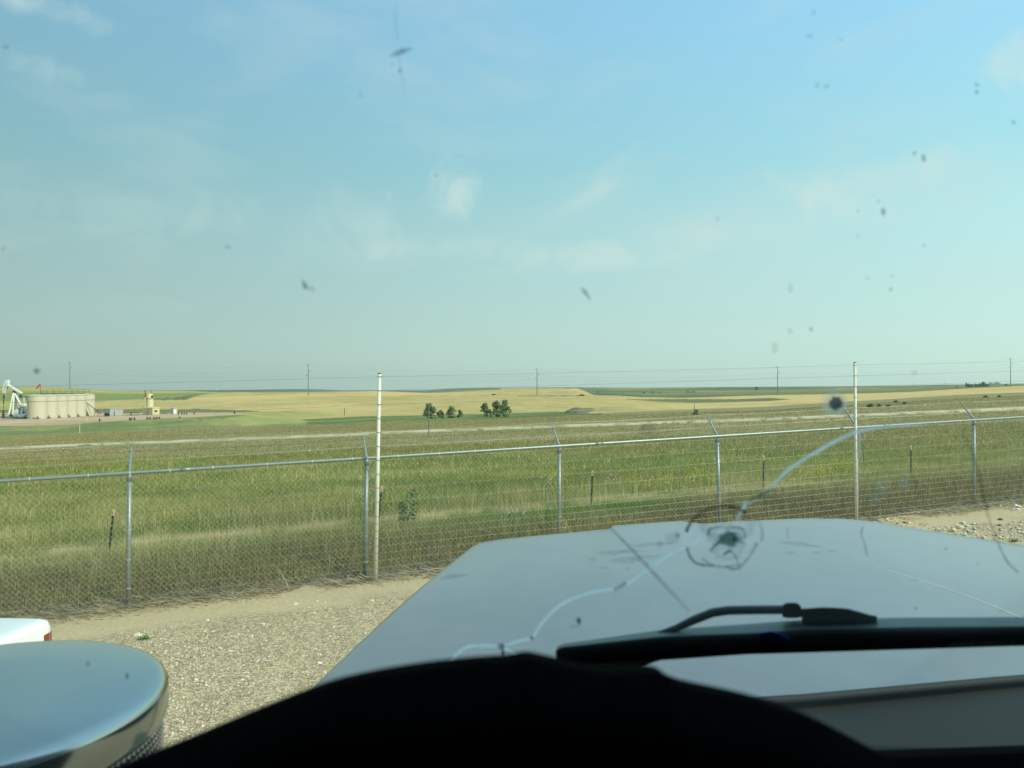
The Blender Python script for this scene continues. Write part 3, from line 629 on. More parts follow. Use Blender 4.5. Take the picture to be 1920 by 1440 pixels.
def build_tanks():
    right = (85.2, 106, 125, 142.3, 159.3, 176); R = 2.56; H = 7.0; base = None
    lab = ['big tan storage tank nearest the pumpjack, first of the row of six', 'tan storage tank second in the row counted from the pumpjack', 'tan storage tank third in the row counted from the pumpjack',
           'tan storage tank fourth in the row counted from the pumpjack', 'tan storage tank fifth in the row, the stair rail crossing behind its edge', 'tan storage tank sixth and last in the row, with the dark stair on its side']
    for i, xr in enumerate(right):
        D = 232+4.3*i; X = (xr-960)/F*D-R; p = Vector((X, D, G(X, D)-.02))
        if i == 0:
            t = thing('storage_tank', lab[0], 'tank', p, group='row of tan storage tanks')
            MB().lathe([(R, -.2), (R, H), (R*.97, H+.06), (R*.5, H+.30), (.02, H+.45)], n=48).build('shell', M['tank'], t, smooth=True).modifiers.new('e', 'EDGE_SPLIT').split_angle = .5
            m = MB(); m.lathe([(R, H*.745), (R+.05, H*.75), (R+.05, H*.762), (R, H*.767)], n=48); m.lathe([(R, H-.10), (R+.06, H-.10), (R+.06, H), (R, H)], n=48); m.build('band', M['tanks'], t, smooth=True)
            m = MB(); m.tube([(.8, -R+.1, .5), (.8, -R-.5, .5), (.8, -R-.5, .0)], .10, 6); m.tube([(1.3, -R+.3, .45), (2.2, -R+.1, .45)], .09, 6); m.box((1.7, -R+.15, .8), (.12, .12, .6)); m.box((1.6, -R+.1, .2), (1.4, .5, .12)); m.build('valve', M['dark'], t)
            m = MB(); m.lathe([(.35, H+.3), (.35, H+.6), (0, H+.62)], (.3, -.4, 0), 10); m.build('hatch', M['mid'], t); base = t
        else:
            t = copy_tree(base); t.location = p; t['label'] = lab[i]
    # catwalk along the tank tops with its stair
    D0_, D1_ = 232+2.0, 232+4.3*5
    a = Vector(((70-960)/F*D0_, D0_+1.5, 0)); b = Vector(((163-960)/F*D1_, D1_+1.5, 0)); gz = G(b.x, b.y)
    t = thing('tank_catwalk', 'dark steel catwalk with handrails along the tops of the tan tanks and its stair', 'catwalk', (b.x, b.y, gz))
    O = Vector((b.x, b.y, gz)); d = (b-a); n = 9
    m = MB(); zt = gz+H+.35
    m.tube([Vector((a.x, a.y, zt))-O, Vector((b.x, b.y, zt))-O], .1, 5); m.build('walkway', M['dark'], t)
    m = MB()
    for z in (zt+.55, zt+1.1): m.tube([Vector((a.x, a.y, z))-O, Vector((b.x, b.y, z))-O], .045, 5)
    for k in range(n):
        c = a+d*(k/(n-1)); m.tube([Vector((c.x, c.y, zt-.2))-O, Vector((c.x, c.y, zt+1.1))-O], .05, 5)
    m.build('handrail', M['dark'], t)
    D = D1_-3.2
    m = MB(); m.tube([px(160, 753.5, D, O), px(186, 773, D, O), px(190, 776, D, O)], .11, 5); m.tube([px(160, 768, D, O), px(165.5, 781.5, D, O)], .10, 5)
    m.tube([px(162, 757, D, O, .9), px(188, 776.5, D, O, .9)], .09, 5)
    for x, y in ((176.5, 765.5), (184, 771.2)): m.tube([px(x, y, D, O), px(x, 780, D, O)], .07, 5)
    m.build('stair', M['dark'], t)
    # windsock
    D = 262; O = PG(77, D=D)
    t = thing('windsock', 'orange windsock on a pole behind the tan tanks', 'windsock', O)
    MB().tube([px(76, 775, D, O), px(76, 719.5, D, O)], .07, 6).build('mast', M['mid'], t)
    MB().tube([px(76.2, 720.3, D, O), px(73, 723.3, D, O), px(70.5, 726, D, O), px(68, 729, D, O)], [.42, .36, .30, .22], 10).build('sock', M['orange'], t)
build_tanks()

def rot_box(name, label, cat, xl, xc, xr, y0, y1, mwall, ang, roofm, extras=None, lean=0):
    """small building seen on its corner: left edge, corner, right edge in the view"""
    D = D_of(xc, y1); O = PG(xc, D=D); w1 = (xc-xl)/F*D/math.cos(ang); w2 = (xr-xc)/F*D/math.sin(ang); h = (y1-y0)/F*D
    t = thing(name, label, cat, O)
    e1 = Vector((-math.cos(ang), math.sin(ang), 0)); e2 = Vector((math.sin(ang), math.cos(ang), 0))
    pts = [Vector((0, 0, 0)), e1*w1, e1*w1+e2*w2, e2*w2]
    m = MB(); m.add([p+Vector((0, 0, -.3)) for p in pts]+[p+Vector((0, 0, h)) for p in pts], [(0, 1, 5, 4), (1, 2, 6, 5), (2, 3, 7, 6), (3, 0, 4, 7), (0, 3, 2, 1), (4, 5, 6, 7)]); m.build('wall', mwall, t)
    c = (pts[0]+pts[2])/2; m = MB(); ex = [(p-c)*1.05+c for p in pts]; m.add([p+Vector((0, 0, h+.003)) for p in ex]+[p+Vector((0, 0, h+.18)) for p in ex]+[c+Vector((0, 0, h+.45))], [(3, 2, 1, 0), (0, 1, 5, 4), (1, 2, 6, 5), (2, 3, 7, 6), (3, 0, 4, 7), (4, 5, 8), (5, 6, 8), (6, 7, 8), (7, 4, 8)]); m.build('roof', roofm, t)
    def panel(nm, face, u0, u1, v0, v1, mt):
        e, w, nrm = (e1, w1, -e2) if face == 0 else (e2, w2, -e1)
        a = e*(w*u0)+nrm*.03; b = e*(w*u1)+nrm*.03; m = MB(); A = [a+Vector((0, 0, h*v0)), b+Vector((0, 0, h*v0)), b+Vector((0, 0, h*v1)), a+Vector((0, 0, h*v1))]
        B = [p-nrm*.06 for p in A]; m.add(A+B, [(0, 1, 2, 3), (4, 7, 6, 5), (0, 4, 5, 1), (1, 5, 6, 2), (2, 6, 7, 3), (3, 7, 4, 0)]); m.build(nm, mt, t)
    for ex_ in (extras or []): panel(*ex_)
    return t, D, O, h
rot_box('equipment_shed', 'low grey metal shed with open shaded side, next to the last tan tank', 'shed', 185, 206, 221.5, 767.5, 781, M['greyp'], math.radians(40), M['greyp'],
        [('doorway', 0, .12, .80, .03, .42, M['hole']), ('pipe_stub', 1, .3, .36, .0, .7, M['dark'])])
t_, D_, O_, h_ = rot_box('treater_shed', 'small cream metal building under the tall cream vessel', 'shed', 261.5, 286, 293, 765.5, 778, M['cream'], math.radians(28), M['cream'],
        [('door', 0, .42, .60, .08, .85, M['greyp']), ('vent', 1, .25, .7, .42, .68, M['hole']), ('pipe_box', 0, .45, .62, .0, .10, M['dark'])])
def build_vessel():
    D = D_+4.5; O = PG(281, D=D); s = D/F; zt = lambda y: ZC-(y-HY)/F*D-O.z
    t = thing('treater_vessel', 'tall upright cream vessel rising behind the small cream building', 'vessel', O)
    R = 6.1*s
    MB().lathe([(R, -.2), (R, zt(748)), (R*.98, zt(747)), (R*.97, zt(741)), (R*.7, zt(739)), (R*.2, zt(738.2)), (.01, zt(738))], n=28).build('shell', M['cream'], t, smooth=True)
    MB().lathe([(R, zt(748.4)), (R+.08, zt(748.2)), (R+.08, zt(747.4)), (R, zt(747.2))], n=28).build('band', M['tanks'], t)
    m = MB(); m.lathe([(.01, -.1), (.42, -.1), (.42, .1), (.01, .1)], n=12); o = m.build('manway', M['dark'], t); o.rotation_euler = (math.radians(90), 0, math.radians(60)); o.location = (R*.9, -R*.45, zt(743.5))
    MB().tube([(-8.8*s, 0, 0), (-8.8*s, 0, zt(731.5))], .14, 6).build('vent_stack', M['dark'], t)
    MB().tube([(-5.5*s-.4, -.5, 0), (-5.5*s-.4, -.5, zt(745))], .25, 6).build('riser_pipe', M['cream'], t)
    MB().tube([(2.2*s, 0, zt(739)), (2.2*s, 0, zt(731))], .06, 6).build('relief_pipe', M['dark'], t)
build_vessel()
rot_box('meter_house', 'small grey box shelter standing alone toward the end of the dirt pad', 'shelter', 318.5, 324, 330, 766, 777, M['greyp'], math.radians(45), M['greyp'], [('door', 1, .2, .8, .05, .85, M['white'])])
def build_pipes():
    D = D_of(240, 779.5); O = PG(240, D=D)
    t = thing('pipe_rack', 'low dark pipe run on short legs between the grey shed and the cream building', 'pipe rack', O)
    m = MB()
    for x0, x1, y in ((207, 262, 774.3), (236, 260, 778)): m.tube([px(x0, y, D, O), px(x1, y, D, O)], .09, 5)
    m.build('pipe', M['dark'], t)
    for x in (210.5, 213.5, 226.5, 230.5, 244.5, 247): MB().tube([px(x, 774 if x > 212 else 771.5, D, O), px(x, 780.5, D, O)], .11, 5).build('leg', M['dark'], t)
    D = D_of(310, 777); O = PG(310, D=D)
    t = thing('pipe_manifold', 'cluster of short dark pipes and valves between the cream building and the small grey shelter', 'pipes', O)
    m = MB(); m.tube([px(294, 774.5, D, O), px(319, 775, D, O)], .07, 5); m.build('pipe', M['dark'], t)
    for x, y in ((296, 773), (303, 774.5), (308.5, 772.5), (313, 775)): MB().tube([px(x, y, D, O), px(x, 777.5, D, O)], .1, 5).build('leg', M['dark'], t)
    MB().tube([px(295.5, 768, D, O), px(299, 772, D, O)], .13, 5).build('flange', M['fibre'], t)
    spots = [(335, 774.5, 777.5), (341, 774, 777), (350, 775, 777.3), (345.5, 775, 777), (364, 774.8, 776.6), (440, 773, 776)]
    bl = ['nearest the grey shelter', 'second out from the grey shelter', 'fourth out from the grey shelter', 'third out from the grey shelter', 'fifth out from the grey shelter', 'alone at the far tip of the pad']
    for i, (x, y0, y1) in enumerate(spots):
        o = MB().tube([(0, 0, -.2), (0, 0, .35+(y1-y0)*.1), (0, 0, .45+(y1-y0)*.12)], [.18, .18, .08], 6).build('bollard', M['dark']); o.location = PG(x, y1+.2)
        tag(o, 'short dark pipe bollard on the dirt pad, '+bl[i], 'bollard', 'dark bollards on the dirt pad')
build_pipes()

# ------------------------------------------------------------------ power line
def build_power():
    spots = [(-330, 590, 19), (131, 640, 20.6), (578, 520, 19.9), (1007, 545, 19), (1458, 560, 20.5), (1895, 640, 23.5), (2330, 700, 24)]
    ys = [0, 679, 683, 691, 687, 671.5, 0]
    lab = ['', 'power pole on the skyline above the tan tanks', 'power pole rising from the wheat well left of the tall white pole', 'power pole above the middle of the wheat, right of the two big trees',
           'power pole in the wheat left of the second tall white pole', 'power pole with staggered arms near the farmstead trees on the right horizon', '']
    tops = []; base = None
    for i, (x, D, h) in enumerate(spots):
        g = PG(x, D=D); zt = ZC-(ys[i]-HY)/F*D if ys[i] else g.z+h+3
        tops.append(Vector((g.x, g.y, zt)))
        if not lab[i]: continue
        t = thing('power_pole', lab[i], 'power pole', g, group='power poles across the wheat'); H = zt-g.z
        MB().tube([(0, 0, -1), (0, 0, H)], [.32, .19], 8).build('pole', M['poleg'], t)
        for k, (dz, sx) in enumerate(((.4, -1), (4.4, 1), (7.2, -1))):
            MB().tube([(0, 0, H-dz), (sx*1.3, 0, H-dz+.25)], .09, 5).build('crossarm', M['poleg'], t)
            MB().tube([(sx*1.3, 0, H-dz+.25), (sx*1.3, 0, H-dz-.5)], .13, 6).build('insulator', M['mid'], t)
    t = thing('power_line', 'thin power wires sagging between the poles over the wheat', 'power line', tops[0])
    for dz, sx in ((.9, -1.3), (4.9, 1.3), (7.7, -1.3)):
        pts = []
        for i in range(len(tops)-1):
            for u in np.linspace(0, 1, 13)[:-1]:
                p = tops[i]+(tops[i+1]-tops[i])*u; p = p+Vector((sx, 0, -dz-10*u*(1-u))); pts.append(p-tops[0])
        MB().tube(pts, .022, 4).build('wire', M['poleg'], t)
    for lb, (x, y0, y1, D) in zip(('left of the farmstead trees, leftmost of three', 'just left of the farmstead trees', 'sticking up between the two farmstead tree clumps'), ((1713, 717.5, 722.5, 3000), (1771, 716, 721.5, 3000), (1853, 713.5, 720, 3000))):
        p = P(x, y1, D); h = (y1-y0)/F*D
        o = MB().tube([(0, 0, -3), (0, 0, h)], .45, 5).build('power_pole', M['poleg']); o.location = p; tag(o, 'tiny far power pole on the horizon '+lb, 'power pole', 'far power poles on the right horizon')
    D = 3000; p = P(407, 732, D); m = MB().lathe([(1.7, -2), (1.7, 4.0), (1.2, 5.0), (.1, 5.5)], n=12); o = m.build('grain_bin', M['white']); o.location = p; tag(o, 'tiny white grain bin on the horizon right of the cream vessel', 'grain bin')
build_power()

# ------------------------------------------------------------------ trees and bushes
def crown_mesh(blobs, n, size, rnd, mt):
    """leaf-sized faces spread through overlapping clumps"""
    V = []; cents = []
    for k in range(n):
        b = blobs[rnd.integers(len(blobs))]; c = np.array(b[0]); r = np.array(b[1])
        d = rnd.normal(size=3); d /= np.linalg.norm(d); rr = rnd.uniform(.35, 1.0)**.5*(1+rnd.normal()*.08)
        p = c+d*r*rr; cents.append(p)
        nrm = d+rnd.normal(size=3)*.6; nrm /= np.linalg.norm(nrm); a = np.cross(nrm, rnd.normal(size=3)); a /= np.linalg.norm(a); bb = np.cross(nrm, a); s = size*rnd.uniform(.5, 1.3)
        V += [p-a*s-bb*s*.6, p+a*s-bb*s*.6, p+a*s*.7+bb*s*.7, p-a*s*.7+bb*s*.7]
    V = np.array(V); Q = np.arange(len(V)).reshape(-1, 4)
    return V, Q
def tree(name, label, cat, x0, x1, ytop, ybase, seed, D=None, group=None, kind='round', dens=1.0, mt='leafd'):
    rnd = np.random.default_rng(seed); xc = (x0+x1)/2; D = D or D_of(xc, ybase); O = PG(xc, D=D) if ybase > 742 else P(xc, ybase, D)
    W = (x1-x0)/F*D; H = (ybase-ytop)/F*D
    t = thing(name, label, cat, O, group=group)
    low = .04
    tr = MB(); tr.tube([(0, 0, -.2), (W*.02, 0, H*.3), (-W*.02, 0, H*.6)], [H*.035, H*.026, H*.012], 6)
    blobs = []
    for k in range(int(26 if kind != 'bush' else 10)):
        f = rnd.uniform(low, .93); prof = math.sin(math.pi*min(1, (f+.30)/1.3))**.7 if kind != 'bush' else (1-f)**.4
        x = rnd.uniform(-.38, .38)*W*prof; y = rnd.uniform(-.36, .36)*W*prof; r = rnd.uniform(.12, .20)*W
        blobs.append(((x, y, H*f), (r, r, min(r*rnd.uniform(.8, 1.2), H*.25))))
        if k < 7: tr.tube([(0, 0, H*f*.45), (x*.6, y*.6, H*f*.8), (x, y, H*f)], [H*.012, H*.008, H*.003], 4)
    blobs.append(((0, 0, H*.85), (W*.15, W*.15, H*.15)))
    tr.build('trunk', M['bark'], t)
    V, Q = crown_mesh(blobs, int(3600*dens), max(.08, H*.026)*min(3.2, dens**-.5), rnd, mt); c = np_mesh('crown', V, Q, M[mt]); c.parent = t
    return t
tree('tree', 'dark leafy tree behind the thin grey pole, leftmost of the trees by the wheat', 'tree', 793, 820, 755, 785, 1)
tree('bush', 'low green bush tucked at the right foot of the leftmost dark tree', 'bush', 816, 835, 769, 784, 2, kind='bush', dens=.5)
tree('tree', 'rounded medium tree standing between the leftmost tree and the tall pair', 'tree', 835, 857, 762, 784, 3)
tree('bush', 'low bush at the right foot of the rounded medium tree', 'bush', 854, 870, 769, 783, 4, kind='bush', dens=.5)
tree('tree', 'narrow pointed tree just left of the tall pair of trees', 'tree', 900, 917, 755, 781, 5, kind='tall')
tree('bush', 'small bush between the narrow pointed tree and the tall pair', 'bush', 913, 925, 767, 781, 6, kind='bush', dens=.5)
tree('tree', 'tall dark tree, left one of the tall joined pair by the wheat', 'tree', 920, 941, 751.5, 781.5, 7, dens=1.2)
tree('tree', 'tallest dark tree, right one of the joined pair by the wheat', 'tree', 936, 959, 749, 782, 8, dens=1.3)
tree('bush', 'small grey green bush below the thin wooden post at the wheat edge', 'bush', 1299, 1312, 768.5, 778, 9, kind='bush', dens=.4)
for i, (a, b, yt, yb) in enumerate(((1626, 1638, 758, 763.5), (1645, 1652, 759.5, 763), (1662, 1670, 760, 763), (1676, 1684, 751.5, 754.5), (1692, 1699, 755, 758), (1843, 1852, 742.5, 745.5), (1870, 1877, 742, 745))):
    tree('bush', 'low bush on brown slope, '+['largest, just right of the second white pole', 'second of the row right of the second white pole', 'third of the row right of the second white pole', 'above the row and nearer the wheat edge', 'small one at the right end of the row', 'by the wheat edge, left of a pair', 'by the wheat edge, right of a pair'][i], 'bush', a, b, yt, yb, 20+i, kind='bush', dens=.15, group='low bushes on the brown slope at the right')
for i, (a, b, yt, yb) in enumerate(((1163, 1172, 736.5, 741), (1204, 1210, 735, 738), (1216, 1230, 734, 738.5), (1232, 1242, 735, 738.5), (1284, 1296, 732.5, 736.5), (1296, 1304, 733, 736.5), (1118, 1123, 734, 736), (1108, 1114, 738.5, 741), (1180, 1186, 738.5, 740.5))):
    tree('bush', 'dark bush in far green fields, '+['roundest, first right of the wheat corner', 'small one left of the long clump', 'left half of the long clump in the middle', 'right half of the long clump in the middle', 'left one of the joined pair farther right', 'right one of the joined pair farther right', 'tiny one up the slope near the wheat corner', 'tiny one touching the pale wheat corner', 'tiny one just right of the roundest bush'][i], 'bush', a, b, yt, yb, 40+i, D=1250, kind='bush', dens=.15, group='dark bushes in the far green fields')
tree('tree', 'lone round tree on the far green slope right of the middle', 'tree', 1415, 1422, 725.5, 730.5, 60, D=1900, dens=.25)
for i, (a, b, yt, yb) in enumerate(((1810, 1815, 717.5, 725.5), (1815, 1819, 719, 725.5), (1818, 1827, 720.5, 726), (1825, 1835, 720, 726), (1832, 1842, 719, 726), (1838, 1850, 716.5, 725.5), (1846, 1856, 719.5, 726), (1853, 1863, 717.5, 721), (1861, 1875, 716.5, 720.5), (1791, 1797, 724, 727), (1883, 1889, 720, 724))):
    tree('tree', 'dark farmstead tree on the right horizon, '+['tall one ending the belt at its left', 'second from the left end of the belt', 'third in the belt, low and broad', 'fourth in the belt, low and broad', 'fifth in the belt, at its middle', 'tallest crown of the belt', 'sixth in the belt, at its right end', 'left one of the low clump behind', 'right one of the low clump behind', 'small one apart to the left of the belt', 'small one just left of the power pole'][i], 'tree', a, b, yt, yb, 70+i, D=1500, dens=.2, group='shelterbelt trees on the right horizon')
def mound(name, label, x0, x1, yt, yb, D, mt, seed):
    O = P((x0+x1)/2, yb, D); W = (x1-x0)/F*D; H = (yb-yt)/F*D; rnd = random.Random(seed); rows = []
    for i in range(9):
        v = i/8*2-1; rows.append([Vector((u*W/2, v*W*.35, H*max(0, (1-u*u-v*v))**.7*(.8+.4*rnd.random())-.2)) for u in np.linspace(-1, 1, 15)])
    o = MB().grid(rows).build(name, M[mt], smooth=True); o.location = O; tag(o, label, 'mound'); return o
mound('earth_mound', 'dark heap of earth in the upper wheat above the tall pair of trees', 921, 931, 738, 741, D_of(926, 741), 'hole', 1)
mound('earth_mound', 'dark hut-sized heap at the field corner right of the middle power pole', 1083, 1098, 739, 743.4, 520, 'hole', 2)
mound('earth_mound', 'long bare earth heap overgrown with weeds where the green strip ends', 1055, 1108, 764.5, 776, D_of(1080, 775.5), 'mound', 3)
for i, x in enumerate((243, 246, 252, 276, 281, 289, 294, 299, 337, 187)):
    tree('weed', 'dark weed clump at pad edge, '+['leftmost of a close trio', 'middle of a close trio', 'right of a close trio', 'below the left side of the cream building', 'below the cream building door', 'below the cream building vent', 'just right of the cream building', 'rightmost of the row right of the cream building', 'alone below the grey box shelter', 'alone beside the yellow stake'][i], 'weed', x-1.4, x+1.4, 783.5-(x-240)*.02, 788.2-(x-243)*.045, 90+i, kind='bush', dens=.8, group='weed clumps along the edge of the dirt pad', mt='wood')

# ------------------------------------------------------------------ the truck the view is taken from
HD = math.radians(4); TF = Vector((-math.sin(HD), math.cos(HD), 0)); TR = Vector((math.cos(HD), math.sin(HD), 0))
GF, GS = 0.72, 0.40; GN = (TF+Vector((0, 0, GS))).normalized()
def glass_pt(x, y, off=0.0):                       # where the sight line through a spot on the windscreen meets the pane
    d = Vector(((x-960)/F, 1, -(y-HY)/F)); t = (GF+off*math.sqrt(1+GS*GS))/(d.dot(TF)+GS*d.z)
    return Vector((0, 0, ZC))+d*t
def T(r, f, z): return TR*r+TF*f+Vector((0, 0, z))

def glassy(name, tint, gloss=0.04, film=None):
    m = bpy.data.materials.new(name); m.use_nodes = True; nt = m.node_tree; N, L = nt.nodes, nt.links; N.clear()
    out = N.new('ShaderNodeOutputMaterial'); tr = N.new('ShaderNodeBsdfTransparent'); tr.inputs[0].default_value = tint
    gl = N.new('ShaderNodeBsdfGlossy'); gl.inputs['Roughness'].default_value = 0.02; fr = N.new('ShaderNodeFresnel'); fr.inputs[0].default_value = 1.3
    mx = N.new('ShaderNodeMixShader'); mu = N.new('ShaderNodeMath'); mu.operation = 'MULTIPLY'; mu.inputs[1].default_value = gloss/0.04*0.12
    L.new(fr.outputs[0], mu.inputs[0]); L.new(mu.outputs[0], mx.inputs[0]); L.new(tr.outputs[0], mx.inputs[1]); L.new(gl.outputs[0], mx.inputs[2]); last = mx
    if film:
        # road film: fine dust that scatters daylight coming through, patchy
        tl = N.new('ShaderNodeBsdfTranslucent'); tl.inputs[0].default_value = (0.75, 0.78, 0.72, 1)
        tc = N.new('ShaderNodeTexCoord'); no = N.new('ShaderNodeTexNoise'); no.inputs['Scale'].default_value = 3.2; no.inputs['Detail'].default_value = 5; L.new(tc.outputs['Object'], no.inputs['Vector'])
        mr = N.new('ShaderNodeMapRange'); mr.inputs[1].default_value = .35; mr.inputs[2].default_value = .75; mr.inputs[3].default_value = film[0]; mr.inputs[4].default_value = film[1]; L.new(no.outputs[0], mr.inputs[0])
        m2 = N.new('ShaderNodeMixShader'); L.new(mr.outputs[0], m2.inputs[0]); L.new(mx.outputs[0], m2.inputs[1]); L.new(tl.outputs[0], m2.inputs[2]); last = m2
    L.new(last.outputs[0], out.inputs[0]); return m
def veil(name, color, alpha, translucent=True, rough=1.0, radial=False):
    """thin partly see-through mark on the glass"""
    m = bpy.data.materials.new(name); m.use_nodes = True; nt = m.node_tree; N, L = nt.nodes, nt.links; N.clear()
    out = N.new('ShaderNodeOutputMaterial'); tr = N.new('ShaderNodeBsdfTransparent'); df = N.new('ShaderNodeBsdfDiffuse'); df.inputs[0].default_value = color
    last = df
    if translucent:
        tl = N.new('ShaderNodeBsdfTranslucent'); tl.inputs[0].default_value = color; a = N.new('ShaderNodeMixShader'); a.inputs[0].default_value = .95; L.new(df.outputs[0], a.inputs[1]); L.new(tl.outputs[0], a.inputs[2]); last = a
    mx = N.new('ShaderNodeMixShader'); L.new(tr.outputs[0], mx.inputs[1]); L.new(last.outputs[0], mx.inputs[2])
    tc = N.new('ShaderNodeTexCoord'); no = N.new('ShaderNodeTexNoise'); no.inputs['Scale'].default_value = 160; no.inputs['Detail'].default_value = 3; L.new(tc.outputs['Object'], no.inputs['Vector'])
    mr = N.new('ShaderNodeMapRange'); mr.inputs[1].default_value = .3; mr.inputs[2].default_value = .7; mr.inputs[3].default_value = alpha*.6; mr.inputs[4].default_value = min(1, alpha*1.3); L.new(no.outputs[0], mr.inputs[0])
    src = mr.outputs[0]
    at = N.new('ShaderNodeAttribute'); at.attribute_name = 'Col'; mu = N.new('ShaderNodeMath'); mu.operation = 'MULTIPLY'; L.new(src, mu.inputs[0]); L.new(at.outputs['Fac'], mu.inputs[1]); src = mu.outputs[0]
    L.new(src, mx.inputs[0]); L.new(mx.outputs[0], out.inputs[0]); return m

def paint_mat():
    m = mat('hood_paint', lin(108, 110, 108), 0.42, 0.0, var=0.13, scale=2.6, var2=.09, scale2=9, coat=1.0, vec='Object', bump=0.012, bscale=260)
    b = m.node_tree.nodes['Principled BSDF']; b.inputs['Coat Roughness'].default_value = 0.26; b.inputs['Coat IOR'].default_value = 1.6
    N, L = m.node_tree.nodes, m.node_tree.links
    return m
MT = {'paint': paint_mat(), 'rubber': mat('wiper_rubber', lin(30, 42, 42), 0.75, 0, var=0.15, scale=30), 'wiper': mat('wiper_metal', lin(100, 114, 106), 0.5, 0.1, var=0.12, scale=25),
      'arm': mat('wiper_arm_paint', lin(46, 56, 58), 0.55, 0, var=0.1, scale=20), 'dash': mat('black_dash_cloth', lin(12, 13, 15), 0.97, 0, var=0.3, scale=30, bump=0.3, bscale=300, spec=0.02),
      'cowl': mat('cowl_plastic', lin(22, 28, 24), 0.85, 0, var=0.15, scale=6), 'chrome': mat('polished_steel', lin(198, 198, 192), 0.19, 1.0, var=0.06, scale=4), 'chromes': mat('polished_band', lin(150, 160, 166), 0.14, 1.0, var=0.03, scale=4),
      'mesh': mat('perforated_screen', lin(190, 192, 186), 0.5, 0.4, var=0.3, scale=30), 'cab': mat('cab_shell', lin(70, 78, 84), 0.5, 0.0, var=0.05), 'liner': mat('cab_liner', lin(40, 42, 44), 0.9, 0, var=0.1), 'blue': mat('blue_plastic', lin(40, 96, 215), 0.5, 0, var=0.05),
      'trim': mat('hood_edge_trim', lin(160, 158, 130), 0.6, 0, var=0.1)}
truck = thing('truck', 'grey truck with cracked windshield and chrome air cleaner from whose cab the scene is viewed', 'truck', (0, 0, 0))

